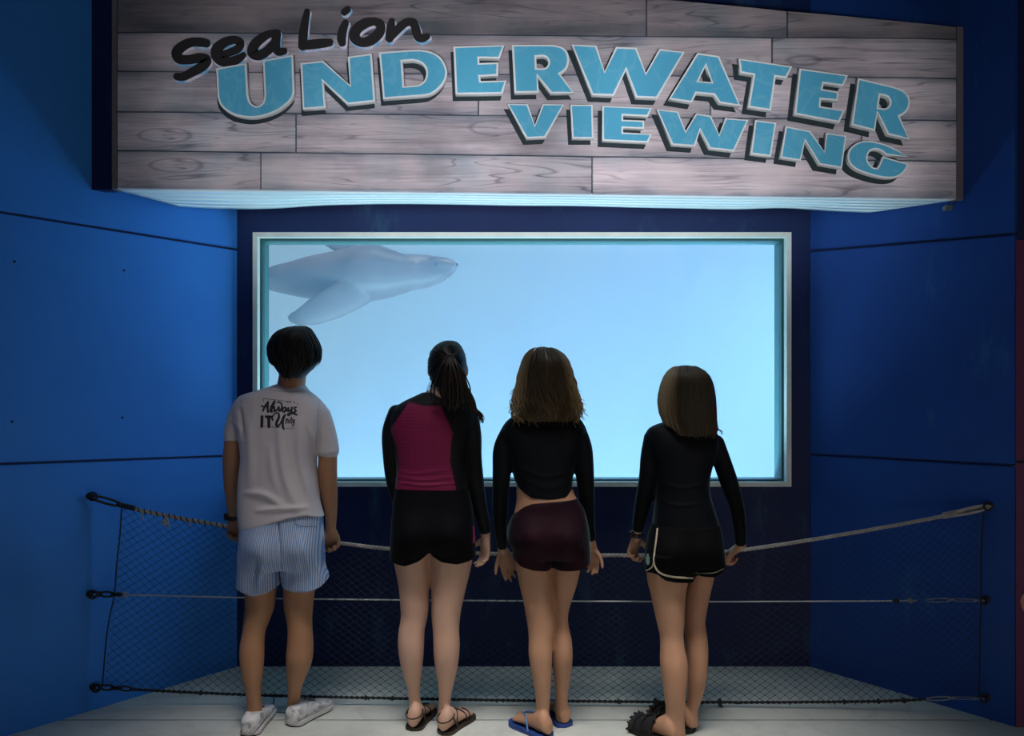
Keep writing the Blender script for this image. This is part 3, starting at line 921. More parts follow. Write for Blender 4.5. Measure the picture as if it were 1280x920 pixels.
def ellipsoid(bm, c, r, rot=None, u=16, v=10):
    M = Matrix.Translation(c) @ (rot.to_4x4() if rot else Matrix()) @ Matrix.Diagonal((*r, 1))
    bmesh.ops.create_uvsphere(bm, u_segments=u, v_segments=v, radius=1.0, matrix=M)

# ---------------------------------------------------------------- sea lion
YSL = 5.5
t = NT('sea_lion_coat')
n_ = t.noise(t.coord('Object', scale=(1, 1, 1)), 4, 5)
t.bump(t.noise(t.coord('Object'), 40, 3), .1, .004)
M_sl = t.set(Base_Color=t.mix(n_, (.10, .08, .085), (.22, .17, .165)), Roughness=.45)
sl = empty('sea_lion', P(450, 340, YSL), 'grey-brown sea lion gliding to the right behind the glass, flippers spread', 'sea lion')
rows = [(571.5, 330, 336, .02), (568, 325.5, 341, .04), (560, 322.5, 347.5, .058), (552, 321, 353, .072), (540, 319.5, 358, .088), (530, 318.2, 361, .10), (518, 317.5, 362.5, .11), (505, 317, 367, .125), (492, 313, 371, .15),
        (480, 308.5, 374, .17), (468, 304.5, 376, .19), (452, 306.5, 377.5, .20), (435, 310.5, 378, .20), (412, 315.5, 377.5, .19), (387, 320.5, 374, .17), (362, 327.6, 369, .14), (344, 332, 365, .11), (330, 338, 361, .085), (314, 343, 358, .06), (300, 346, 356, .045), (290, 348, 355, .03)]
bm = bmesh.new()
rings = []
for q in spline(rows, 3):
    x, yt, yb, hy = q
    c = P(x, (yt + yb) / 2, YSL); h = (yb - yt) / 2 * YSL / F_PX
    rings.append([c + Vector((0, math.sin(2 * math.pi * k / 24) * hy, math.cos(2 * math.pi * k / 24) * h)) for k in range(24)])
loft(bm, rings)
def flip(pts, r, flat, up):
    sp_ = spline(pts, 4); tube(bm, [P(x, y, YSL + d) for x, y, d, _ in sp_], [q[3] * r for q in sp_], 12, flat, up)
flip([(452, 362, -.10, .12), (432, 371, -.15, .125), (410, 382, -.19, .115), (391, 391, -.2, .095), (375, 397, -.2, .07), (365, 398, -.19, .045)], 1.0, .28, (.3, 1, .5))
flip([(448, 322, .10, .10), (432, 308, .16, .09), (416, 300, .22, .075), (396, 292, .26, .05), (384, 288, .27, .03)], 1.0, .28, (.3, 1, -.5))
flip([(298, 351, -.02, .05), (280, 356, -.05, .06), (262, 362, -.07, .055), (248, 366, -.08, .03)], 1.0, .3, (0, 1, .4))
flip([(298, 351, .02, .05), (280, 350, .05, .06), (260, 350, .08, .055), (246, 351, .09, .03)], 1.0, .3, (0, 1, .4))
for s in (-1, 1):   # brow, ear flap
    ellipsoid(bm, P(543, 324, YSL + s * .055), (.035, .018, .014)); 
    ellipsoid(bm, P(519, 330, YSL + s * .105), (.02, .008, .010))
finish('body', bm, M_sl, sl, .014, 4)
M_black = plain('wet_black', (.008, .008, .01), .15)
for s in (-1, 1):
    bm = bmesh.new(); ellipsoid(bm, P(545, 330, YSL + s * .074), (.012, .009, .012)); obj('eye', bm, M_black, sl, True)
bm = bmesh.new(); ellipsoid(bm, P(571, 331, YSL), (.011, .018, .012)); obj('nose', bm, M_black, sl, True)
bm = bmesh.new()
for s in (-1, 1):
    for k in range(5):
        a = P(563 - k * 1.5, 337 + k * 1.2, YSL + s * .045)
        tube(bm, [a, a + Vector((.01 - .01 * k, s * .05, -.025)), a + Vector((-.01 - .01 * k, s * .085, -.065))], [.0018, .0014, .0006], 4)
o = obj('whiskers', bm, M_black, sl); o['kind'] = 'stuff'
# ---------------------------------------------------------------- people: builders
def vloft(bm, D, rows, n=28, ex=2.25, sub=4):
    """closed body from silhouette rows (photo y, left x, right x, depth shift, half thickness)"""
    rings = []
    for q in spline(rows, sub):
        py, xl, xr, dy, hy = q
        Y = D + dy
        a, b = P(xl, py, Y), P(xr, py, Y)
        c = (a + b) / 2; hw = max(.002, (b.x - a.x) / 2); hy = max(.002, hy)
        ring = []
        for k in range(n):
            t_ = 2 * math.pi * k / n
            cs, sn = math.cos(t_), math.sin(t_)
            ring.append(c + Vector((hw * math.copysign(abs(cs) ** (2 / ex), cs), hy * math.copysign(abs(sn) ** (2 / ex), sn), 0)))
        rings.append(ring)
    loft(bm, rings)

def limb(bm, D, pts, grow=0.0, n=16, cut=None):
    """tapered limb (photo x, y, depth shift, radius in photo units)"""
    sp_ = spline(pts, 5)
    if cut: sp_ = sp_[:max(2, int(len(sp_) * cut))]
    tube(bm, [P(x, y, D + d) for x, y, d, r in sp_], [(r + grow) * (D + d) / F_PX for x, y, d, r in sp_], n)

def leg_rows(rows, hyf=1.06):
    return lambda D: [(py, xl, xr, dy, (xr - xl) / 2 * D / F_PX * hyf) for py, xl, xr, dy in rows]

def hand(bm, wrist, fwd, palm, thumb, size=1.0, curls=(35, 45, 35), spread=4, thumb_curl=25):
    """palm with five separate bent fingers; fwd: wrist to knuckles, palm: out of the palm, thumb: towards the thumb side"""
    W_ = Vector(wrist); f = Vector(fwd).normalized()
    p = Vector(palm); p = (p - f * p.dot(f)).normalized()
    s = f.cross(p).normalized()
    if s.dot(Vector(thumb)) < 0: s = -s
    z = size
    rings = []
    for d, hw, ht, off in ((-.02, .024, .019, 0), (.0, .026, .018, 0), (.02, .033, .018, .001), (.045, .039, .0165, .001), (.07, .041, .014, 0), (.084, .038, .011, 0), (.09, .03, .007, 0)):
        c = W_ + f * d * z + p * off
        rings.append([c + (s * math.cos(2 * math.pi * k / 16) * hw + p * math.sin(2 * math.pi * k / 16) * ht) * z for k in range(16)])
    loft(bm, rings)
    L = (.072, .080, .074, .058); offs = (.030, .0105, -.0105, -.029); base = (.082, .087, .083, .073)
    for i in range(4):
        a = W_ + (f * base[i] + s * offs[i]) * z
        d = (f + s * math.tan(math.radians(spread)) * (1.5 - i) * .5).normalized()
        ax = s
        sg = 1 if (Matrix.Rotation(.1, 3, ax) @ f).dot(p) > 0 else -1
        pts = [a - f * .022 * z, a]; rr = [.0095 * z, .0092 * z]
        ang = 0
        for k, part in enumerate((.46, .31, .23)):
            ang += curls[k] * (1.0 + .06 * i)
            dd = Matrix.Rotation(sg * math.radians(ang), 3, ax) @ d
            mid = pts[-1] + dd * L[i] * part * z * .5
            pts.append(mid); rr.append((.0086, .0079, .0072)[k] * z)
            pts.append(mid + dd * L[i] * part * z * .5); rr.append((.0084, .0076, .0056)[k] * z)
        tube(bm, pts, rr, 9)
    a = W_ + (f * .022 + s * .026 + p * .008) * z
    d1 = (f * .62 + s * .62 + p * .38).normalized()
    tc = math.radians(thumb_curl)
    d2 = (d1 * math.cos(tc) + (f * .6 + p * .7 - s * .35).normalized() * math.sin(tc)).normalized()
    d3 = (d2 * math.cos(tc) + (f * .5 + p * .7 - s * .6).normalized() * math.sin(tc)).normalized()
    b = a + d1 * .036 * z; c = b + d2 * .030 * z; e = c + d3 * .024 * z
    tube(bm, [a - d1 * .01, a, b, c, e], [.013 * z, .0135 * z, .0108 * z, .0095 * z, .0068 * z], 10)

def head(bm, D, cx, top, chin, hw, turn=0.0, nose=True):
    s = D / F_PX; H = chin - top
    prof = [(0, .22, .25, -.005), (.05, .55, .58, -.004), (.13, .80, .82, 0), (.26, .96, .97, .002), (.40, 1.0, 1.0, .004), (.54, .98, .97, .006), (.66, .90, .88, .012), (.78, .80, .74, .022), (.90, .62, .56, .034), (1.0, .34, .34, .045)]
    hy = hw * s * 1.26
    vloft(bm, D, [(top + f * H, cx - hw * w_, cx + hw * w_, dy, hy * h_) for f, w_, h_, dy in prof], 24, 2.1)
    fx = lambda f, u, y: P(cx + u + turn, top + f * H, D + y)
    yf = hy + .006
    tube(bm, [fx(.46, 0, yf - .012), fx(.56, 0, yf - .002), fx(.65, 0, yf + .014), fx(.675, 0, yf - .002)], [.007, .009, .012, .009], 8)
    for u in (-1, 1):
        tube(bm, [fx(.44, u * 2.5, yf - .006), fx(.425, u * 7, yf - .008), fx(.45, u * 11.5, yf - .022)], .006, 6)      # brow
        ellipsoid(bm, fx(.60, u * 10, yf - .022), (.016, .012, .018))                                                   # cheek
        ellipsoid(bm, P(cx + u * (hw + .3), top + .57 * H, D + .004), (.009, .017, .030), Matrix.Rotation(u * .35, 3, 'Z'))    # ear
        ellipsoid(bm, P(cx + u * (hw + 1.4), top + .53 * H, D - .004), (.005, .013, .016))
    tube(bm, [fx(.775, -6, yf - .020), fx(.77, 0, yf - .008), fx(.775, 6, yf - .020)], [.003, .006, .003], 6)
    tube(bm, [fx(.80, -5, yf - .020), fx(.803, 0, yf - .008), fx(.80, 5, yf - .020)], [.003, .0065, .003], 6)
    ellipsoid(bm, fx(.93, 0, yf - .03), (.018, .014, .014))
    return [fx(.50, u * 8, yf - .020) for u in (-1, 1)]

class Foot:
    """frame along a foot: t runs 0 at the heel to 1 at the toe tip, u across (+1 inner edge), z up"""
    def __init__(self, heel, ang, length, inner):
        self.h = Vector((heel[0], heel[1], 0)); a = math.radians(ang)
        self.d = Vector((math.sin(a), math.cos(a), 0)); self.s = Vector((math.cos(a), -math.sin(a), 0)) * inner
        self.L = length
    def p(self, t, u, z): return self.h + self.d * t * self.L + self.s * u + Vector((0, 0, z))
    W = [(0, .020), (.05, .030), (.15, .033), (.3, .032), (.45, .034), (.6, .039), (.75, .043), (.88, .041), (1, .03)]
    T = [(0, .045), (.05, .070), (.15, .092), (.28, .088), (.42, .062), (.58, .045), (.75, .032), (.88, .023), (1, .016)]
    def w(self, t): return float(np.interp(t, *zip(*self.W)))
    def top(self, t): return float(np.interp(t, *zip(*self.T)))
    def body(self, bm, base, hs=1.0, tmax=.86, toes=True):
        rings = []
        for t_ in np.linspace(0, tmax, 18):
            w_, h_ = self.w(t_) * .94 * min(1, hs + .1), self.top(t_) * hs
            arch = .012 * math.exp(-((t_ - .42) / .14) ** 2)
            rings.append([self.p(t_, w_ * math.cos(a) - (.006 if t_ > .4 else 0) * 0, base + h_ / 2 + (h_ / 2) * math.sin(a) + (arch if math.sin(a) < 0 and math.cos(a) > 0 else 0))
                          for a in [2 * math.pi * k / 20 for k in range(20)]])
        loft(bm, rings)
        if not toes: return
        for i, (u, l, r) in enumerate(((.028, 1.0, .0115), (.010, .985, .0085), (-.005, .95, .0080), (-.019, .905, .0076), (-.031, .855, .0072))):
            tube(bm, [self.p(.74, u * .8, base + r + .004), self.p(l - .10, u, base + r + .006), self.p(l - .03, u * 1.02, base + r)], [r, r, r * .9], 9)
    def outline(self, grow=0.0, n=30, toe=1.02):
        up, lo = [], []
        for k in range(n + 1):
            t_ = toe * k / n
            e = math.sin(math.pi * min(1, max(0, t_ / toe)))
            end = min(1.0, math.sqrt(max(0, 1 - max(0, (t_ - .80 * toe) / (.20 * toe)) ** 2)) if t_ > .8 * toe else 1.0) * min(1.0, math.sqrt(max(0, 1 - max(0, (.10 - t_) / .10) ** 2)))
            w_ = (self.w(min(1, t_)) + grow + .004) * max(.02, end)
            if t_ > .8 * toe: w_ = (self.w(.8) + grow + .004) * max(.02, end)
            up.append((t_, w_)); lo.append((t_, -w_))
        return up + lo[::-1]
    def sole(self, bm, z0, z1, grow=0.0, toe=1.02):
        pts = self.outline(grow, toe=toe)
        a = [bm.verts.new(self.p(t_, u, z0)) for t_, u in pts]; b = [bm.verts.new(self.p(t_, u, z1)) for t_, u in pts]
        bm.faces.new(a); bm.faces.new(b[::-1])
        for i in range(len(a)): bm.faces.new([a[i], b[i], b[(i + 1) % len(a)], a[(i + 1) % len(a)]])
        bmesh.ops.remove_doubles(bm, verts=bm.verts, dist=.0006)
    def strap(self, bm, t0, t1, base, r=.004, u0=-1, u1=1, flat=1.0, lift=.003, n=12):
        pts = []
        for k in range(n + 1):
            f = k / n; t_ = t0 + (t1 - t0) * f; u = u0 + (u1 - u0) * f
            h = base + self.top(t_) * math.sqrt(max(0, 1 - min(1, abs(u)) ** 2.4)) + lift
            pts.append(self.p(t_, u * (self.w(t_) * .94 + .004), max(base, h)))
        tube(bm, pts, r, 7, flat)

def shell(rows, D, py, phi, grow=0.0):
    """point on a hair shell given by silhouette rows; phi = 0 right, 90 away from the viewer, 270 towards the viewer"""
    ys = [r[0] for r in rows]
    py_ = min(max(py, ys[0]), ys[-1])
    xl, xr, dy, hy = (float(np.interp(py_, ys, [r[k] for r in rows])) for k in (1, 2, 3, 4))
    Y = D + dy
    a, b = P(xl, py, Y), P(xr, py, Y); c = (a + b) / 2
    return c + Vector(((b.x - a.x) / 2 * math.cos(phi) + grow * math.cos(phi), (hy + grow) * math.sin(phi), 0))

def hair_mat(name, c0, c1, tl):
    t = NT(name)
    at = t.n('ShaderNodeAttribute', attribute_name='tone')
    ns = t.noise(t.coord('Object', scale=(60, 60, 8)), 2.0, 3)
    c = t.mix(t.math('ADD', t.math('MULTIPLY', at.outputs['Fac'], .75), t.math('MULTIPLY', ns, .10)), c0, c1)
    t.set(Base_Color=c, Roughness=.42, Specular_IOR_Level=.4)
    tr_ = t.n('ShaderNodeBsdfTranslucent', i={'Color': (*tl, 1)})
    mx = t.n('ShaderNodeMixShader', i={0: .40, 1: t.b.outputs[0], 2: tr_.outputs[0]})
    t.l(mx.outputs[0], t.out.inputs['Surface'])
    return t.m

def fabric(name, col, rough=.85, sheen=.15, col2=None, nscale=6, weave=900):
    t = NT(name)
    v = t.coord('Object')
    if col2: c = t.mix(t.ramp(t.noise(v, nscale, 4), [(.35, (0, 0, 0)), (.68, (1, 1, 1))]), col, col2)
    else: c = col
    t.bump(t.noise(v, 22, 4, .55), .25, .012)
    return t.set(Base_Color=c, Roughness=rough, Sheen_Weight=sheen, Sheen_Roughness=.3, Sheen_Tint=(.55, .9, 1.0), Specular_IOR_Level=.12)  # teal rim glow from the window put into the sheen tint

def skin(name, c0, c1):
    t = NT(name)
    v = t.coord('Object')
    c = t.mix(t.noise(v, 9, 4), c0, c1)
    t.bump(t.noise(v, 120, 3), .06, .003)
    return t.set(Base_Color=c, Roughness=.5, Specular_IOR_Level=.35)

def hair_obj(name, D, rows, locks, mat, parent, bm=None, voxel=.006, inset=0.0):
    """solid hair shape with separate locks laid over it; tone varies lock by lock"""
    base = bmesh.new() if bm is None else bm
    vloft(base, D, [(y, xl + min(inset, (xr - xl) * .2), xr - min(inset, (xr - xl) * .2), dy, hy) for y, xl, xr, dy, hy in rows], 28, 2.05)
    o = finish(name, base, mat, parent, voxel, 3)
    me = o.data
    bm = bmesh.new(); bm.from_mesh(me)
    lay = bm.verts.layers.float.new('tone')
    for v in bm.verts: v[lay] = .12
    for pts, rad, tone in locks:
        n0 = len(bm.verts)
        tube(bm, pts, rad, 5, .55)
        bm.verts.ensure_lookup_table()
        for v in bm.verts[n0:]: v[lay] = tone
    bm.to_mesh(me); bm.free(); me.shade_smooth()
    return o

def bvh_of(o):
    me = o.data
    n = len(me.vertices); a = np.empty(n * 3, np.float32); me.vertices.foreach_get('co', a)
    return BVHTree.FromPolygons([tuple(x) for x in a.reshape(-1, 3)], [tuple(p.vertices) for p in me.polygons])
EYE0 = Vector((0, 0, CAM_H))
def on_surface(bv, px, py, lift=.001):
    d = (P(px, py, 3.0) - EYE0).normalized()
    h, nn, i, dist = bv.ray_cast(EYE0, d)
    if h is None: return None
    if nn.dot(d) > 0: nn = -nn
    return h + nn * lift
def ribbon(bm, bv, pts, wid, lift=.0012, n=5):
    """printed stroke lying on a surface; wid in photo units (half width, one or one per point)"""
    if not isinstance(wid, (list, tuple)): wid = [wid] * len(pts)
    sp_ = spline([(p[0], p[1], w_) for p, w_ in zip(pts, wid)], n) if len(pts) > 2 else \
        [np.array((pts[0][0] + (pts[1][0] - pts[0][0]) * k / 6, pts[0][1] + (pts[1][1] - pts[0][1]) * k / 6, wid[0] + (wid[1] - wid[0]) * k / 6)) for k in range(7)]
    last = None
    for k, q in enumerate(sp_):
        a = sp_[max(0, k - 1)]; b = sp_[min(len(sp_) - 1, k + 1)]
        d = b[:2] - a[:2]; d = d / max(1e-6, np.linalg.norm(d)); m = np.array((-d[1], d[0])) * q[2]
        l_ = on_surface(bv, q[0] + m[0], q[1] + m[1], lift); r_ = on_surface(bv, q[0] - m[0], q[1] - m[1], lift)
        if l_ is None or r_ is None: last = None; continue
        cur = (bm.verts.new(l_), bm.verts.new(r_))
        if last: bm.faces.new([last[0], last[1], cur[1], cur[0]])
        last = cur

def hem_warp(D, xs, dys, y0, y1):
    def f(a, me):
        px, py = to_px(a)
        d = np.interp(px, xs, dys) * sstep(py, y0, y1)
        b = a.copy(); b[:, 2] -= d * a[:, 1] / F_PX
        return b
    return f

def ridges(a, lines, front=None):
    """cloth folds: push the near side of a garment along drawn lines"""
    px, py = to_px(a)
    b = a.copy()
    near = a[:, 1] < front if front else np.ones(len(a), bool)
    for pts, amp, wd in lines:
        sp_ = np.array(spline(pts, 6))
        best = np.full(len(a), 1e9); tt = np.zeros(len(a))
        for k in range(len(sp_) - 1):
            p, q = sp_[k], sp_[k + 1]; d = q - p; L2 = max(1e-9, d.dot(d))
            t_ = np.clip(((px - p[0]) * d[0] + (py - p[1]) * d[1]) / L2, 0, 1)
            ds = np.hypot(px - p[0] - t_ * d[0], py - p[1] - t_ * d[1])
            m = ds < best; best[m] = ds[m]; tt[m] = (k + t_[m]) / (len(sp_) - 1)
        g = np.exp(-(best / wd) ** 2) * np.sin(np.pi * np.clip(tt * .9 + .05, 0, 1)) ** .5
        b[:, 1] -= np.where(near, amp * g, 0)
    return b

def bumps(a, cs, D):
    """rounded fullness at the back: (photo x, photo y, half width, half height, depth)"""
    px, py = to_px(a); b = a.copy()
    for x, y, w_, h_, d in cs:
        b[:, 1] -= d * np.exp(-((px - x) / w_) ** 2 - ((py - y) / h_) ** 2) * sstep(D - a[:, 1], .0, .08)
    return b

def watch(name, wrist, axis, r, mat, parent, face_dir):
    ax = Vector(axis).normalized()
    bm = bmesh.new()
    rings = []
    fd = Vector(face_dir); fd = (fd - ax * fd.dot(ax)).normalized(); v = ax.cross(fd)
    for q in (-.011, -.008, .008, .011):
        rr = r + (.003 if abs(q) < .01 else .0005)
        rings.append([Vector(wrist) + ax * q + (fd * math.cos(2 * math.pi * k / 20) + v * math.sin(2 * math.pi * k / 20)) * rr for k in range(20)])
    loft(bm, rings, True)
    o = obj(name, bm, mat, parent, True)
    bm = bmesh.new(); c = Vector(wrist) + fd * (r + .004)
    tube(bm, [c - fd * .004, c + fd * .006], .017, 16, round_ends=False)
    obj('watch_case', bm, plain(name + '_case', (.03, .03, .035), .25, .5), o, True)
    return o
def eyes(pts, parent):
    for p in pts:
        bm = bmesh.new(); ellipsoid(bm, p, (.0115, .0115, .0115))
        e = obj('eye', bm, MATS['eye_white'], parent, True)
        bm = bmesh.new(); ellipsoid(bm, p + Vector((0, .0085, 0)), (.0052, .0042, .0056)); obj('iris', bm, MATS['eye_dark'], e, True)
        bm = bmesh.new(); q = p + Vector((0, .010, .021)); sg = 1 if p.x > (pts[0].x + pts[1].x) / 2 else -1
        tube(bm, [q + Vector((-sg * .014, .004, -.001)), q + Vector((0, .004, .003)), q + Vector((sg * .017, -.006, -.002))], [.0022, .003, .0014], 6, .6)
        obj('eyebrow', bm, MATS['eye_dark'], parent, True)
    c = (pts[0] + pts[1]) / 2 + Vector((0, .012, -.066))
    bm = bmesh.new()
    for dz in (.0035, -.0045): tube(bm, [c + Vector((-.019, -.012, 0)), c + Vector((-.006, .0005, dz)), c + Vector((.006, .0005, dz)), c + Vector((.019, -.012, 0))], [.0015, .0045, .0045, .0015], 7)
    o = obj('lips', bm, MATS['lip_red'], parent, True); o['kind'] = 'stuff'
plain('eye_white', (.7, .7, .68), .2); plain('eye_dark', (.012, .009, .008), .35); plain('lip_red', (.38, .13, .11), .5)
M_strap = plain('watch_black', (.008, .008, .009), .5)
GRIP = (62, 72, 50)
rh = random.Random(11)
def straight_lock(rows, D, y0, y1, phi, wig=.0, turns=0.0, grow=.003, r0=.009, r1=.002, n=14, dphi=0.0, fall=0.0, ph=0.0):
    pts, rad = [], []
    for k in range(n + 1):
        f = k / n
        y = y0 + (y1 - y0) * f
        p_ = shell(rows, D, y, phi + dphi * f, grow + fall * f * f)
        a = ph + 2 * math.pi * turns * f
        p_ = p_ + Vector((math.cos(a), math.sin(a), .5 * math.sin(a))) * wig * (f ** 1.2)
        pts.append(p_); rad.append(r0 + (r1 - r0) * max(0, (f - .35) / .65) if f > .35 else r0 * (.45 + .55 * f / .35))
    return pts, rad
# ---------------------------------------------------------------- man in the white T-shirt
D = 3.36
man = empty('person', (P(345, 0, D).x, D, 0), 'person in a white printed T-shirt and blue striped shorts holding the rope', 'person')
M_sk = skin('skin_tan_a', (.34, .17, .09), (.42, .22, .125))
bm = bmesh.new()
vloft(bm, D, [(484, 348, 380, 0, .05), (492, 325, 388, 0, .07), (504, 304, 402, 0, .09), (530, 300, 404, 0, .10), (570, 307, 392, 0, .10), (620, 306, 394, 0, .10), (660, 306, 398, 0, .11), (694, 306, 398, 0, .10)])
limb(bm, D, [(363, 495, -.01, 18), (364, 482, 0, 17), (366, 468, .01, 16.5), (367, 455, .012, 17)])
ey = head(bm, D, 367, 412, 476, 25.5, 4)
LA = [(305, 508, 0, 9), (293, 538, 0, 9.2), (291.5, 552, 0, 10.6), (290.5, 575, .015, 12), (289.5, 600, .045, 10), (289.7, 616, .07, 8.6), (291.5, 636, .11, 7.2), (292.5, 650, .135, 6.6)]
RA = [(400, 518, 0, 10), (408, 550, 0, 10.8), (409.5, 566, 0, 11.8), (409.5, 590, .015, 12), (411, 612, .04, 11), (413.3, 638, .09, 8.2), (413.3, 660, .135, 6.6)]
limb(bm, D, LA); limb(bm, D, RA)
def grip_on_rope(bm, px, wrist, fwd, palm, thumb, **kw):
    hand(bm, wrist, fwd, palm, thumb, **kw)
hand(bm, P(292.5, 649, D + .13), (0, .42, -.75), (-.05, -.55, -.75), (1, -.2, 0), 1.0, GRIP, 2, 40)
hand(bm, P(413.2, 662, D + .13), (0, .42, -.75), (.05, -.55, -.75), (-1, -.2, 0), 1.0, GRIP, 2, 40)
vloft(bm, D, leg_rows([(690, 303, 350, 0), (715, 304, 349, 0), (741, 306.5, 344.6, 0), (760, 306.8, 342.5, -.01), (775, 305, 337, -.02), (790, 303.5, 331.5, -.035), (805, 300.5, 330, -.05), (820, 300, 329.8, -.065), (835, 301.3, 328.8, -.075), (850, 303.8, 327.2, -.08), (868, 307.5, 325.8, -.08), (884, 309, 327.2, -.075), (896, 308, 328, -.07)])(D), 22, 2.0)
vloft(bm, D, leg_rows([(690, 355, 402, 0), (715, 355, 398, 0), (741, 355, 393, 0), (760, 355.6, 391, -.01), (775, 358.5, 390, -.015), (790, 360, 390.6, -.025), (805, 359.2, 391.5, -.03), (820, 358, 391, -.035), (835, 358.3, 387.5, -.03), (850, 359, 381, -.02), (865, 359.8, 376, -.005), (880, 359.3, 375.2, .01), (892, 359, 376, .015)])(D), 22, 2.0)
FL = Foot((Pf(313, 918).x, 3.20), -2, .275, 1); FR = Foot((Pf(364.5, 906).x, 3.30), 25, .255, -1)
FL.body(bm, .014, .72, .6, False); FR.body(bm, .014, .72, .6, False)
finish('body', bm, M_sk, man, .006, 3)
eyes(ey, man)
# hair: thick, black, short at the nape
HR = [(407.5, 366, 384, -.015, .02), (410, 359, 387, -.015, .05), (414, 350, 390, -.015, .08), (420, 343.5, 393.5, -.015, .096), (428, 339, 397, -.015, .106), (436, 337, 399.3, -.015, .11), (444, 337.5, 399.6, -.016, .108), (451, 339.5, 397.8, -.02, .10), (459, 344, 393, -.026, .09), (466, 349, 385, -.03, .08), (473, 356, 376, -.034, .066)]
M_h1 = hair_mat('hair_black', (.006, .006, .007), (.022, .02, .02), (.02, .03, .03))
locks = []
for k in range(150):
    phi = rh.uniform(math.pi * .98, math.pi * 2.02) if k % 5 else rh.uniform(0, 2 * math.pi)
    y0 = 409 + abs(rh.gauss(0, 6)); ln = rh.uniform(22, 46)
    y1 = min(y0 + ln, 471 - 14 * abs(math.cos(phi)))
    p_, r_ = straight_lock(HR, D, y0, y1, phi, .004, rh.uniform(.3, .8), .002, .008, .0015, 10, rh.uniform(-.25, .25), .004, rh.uniform(0, 6))
    locks.append((p_, r_, rh.uniform(0, .5)))
for k in range(46):
    phi = rh.uniform(math.pi * .95, math.pi * 2.05); e = abs(math.cos(phi))
    y1 = 475.5 - 26 * e ** 2 + rh.uniform(-4, 3)
    p_, r_ = straight_lock(HR, D, y1 - 26, y1, phi, .003, .4, .002, .007, .001, 9, rh.uniform(-.1, .1), .003, rh.uniform(0, 6))
    locks.append((p_, r_, rh.uniform(0, .4)))
hair_obj('hair', D, HR, locks, M_h1, man)
# T-shirt
t = NT('tee_white')
t.bump(t.noise(t.coord('Object'), 16, 4, .5), .2, .012)
M_tee = t.set(Base_Color=(.58, .54, .58), Roughness=.9, Sheen_Weight=.1)
bm = bmesh.new()
vloft(bm, D, [(480.5, 345, 381, .005, .052), (484, 336, 383, .003, .062), (488, 323, 386, 0, .075), (492, 309, 391, 0, .085), (496, 300, 396, 0, .092), (502, 296, 402, 0, .10), (510, 293, 408, 0, .108), (522, 293, 410, 0, .116), (538, 297, 407, 0, .12), (556, 301, 400, 0, .12), (575, 302.5, 395, 0, .12), (600, 300, 397.5, 0, .12), (625, 299, 399, 0, .124), (640, 300, 402, 0, .128), (648, 301, 404.5, 0, .13)], 36, 2.5)
limb(bm, D, [(306, 506, 0, 13), (298, 520, 0, 12.5), (292.5, 536, 0, 11.5), (291.3, 549.5, 0, 11)], 0)
limb(bm, D, [(398, 518, 0, 15), (404, 535, 0, 14.5), (408.5, 552, 0, 14), (410.3, 565, 0, 14)], 0)
def tee_post(a, me):
    b = hem_warp(D, [290, 302, 330, 360, 383, 407], [13, 12, 4, -5, -7.5, -1], 600, 648)(a, me)
    b = ridges(b, [([(338, 560), (341, 590), (347, 612)], .010, 5), ([(350, 520), (352, 560), (358, 600), (372, 632)], .016, 7), ([(374, 528), (376, 565), (383, 600), (395, 630)], .016, 6.5),
                   ([(310, 530), (313, 570), (312, 605)], .010, 6), ([(308, 616), (330, 618), (350, 630)], .012, 4), ([(322, 638), (345, 636), (384, 634)], .010, 3.4), ([(382, 560), (386, 580), (393, 566)], .008, 3.5),
                   ([(384, 530), (392, 548), (396, 552)], .008, 3), ([(400, 515), (398, 545), (396, 560)], -.012, 2.5), ([(300, 512), (303, 535), (304, 548)], -.012, 2.5), ([(286, 522), (296, 532), (302, 540)], .006, 2.5)], D)
    return b
tee = finish('t_shirt', bm, M_tee, man, .005, 4, post=tee_post)
bv = bvh_of(tee)
C = lambda pts: [(x / 8.364 + 290, y / 8.364 + 470) for x, y in pts]
M_print = plain('print_black', (.012, .013, .022), .7)
prt = bmesh.new()
def rb_(pts, w_): ribbon(prt, bv, C(pts), [q * 1.22 for q in w_])
th, tn = .95, .55
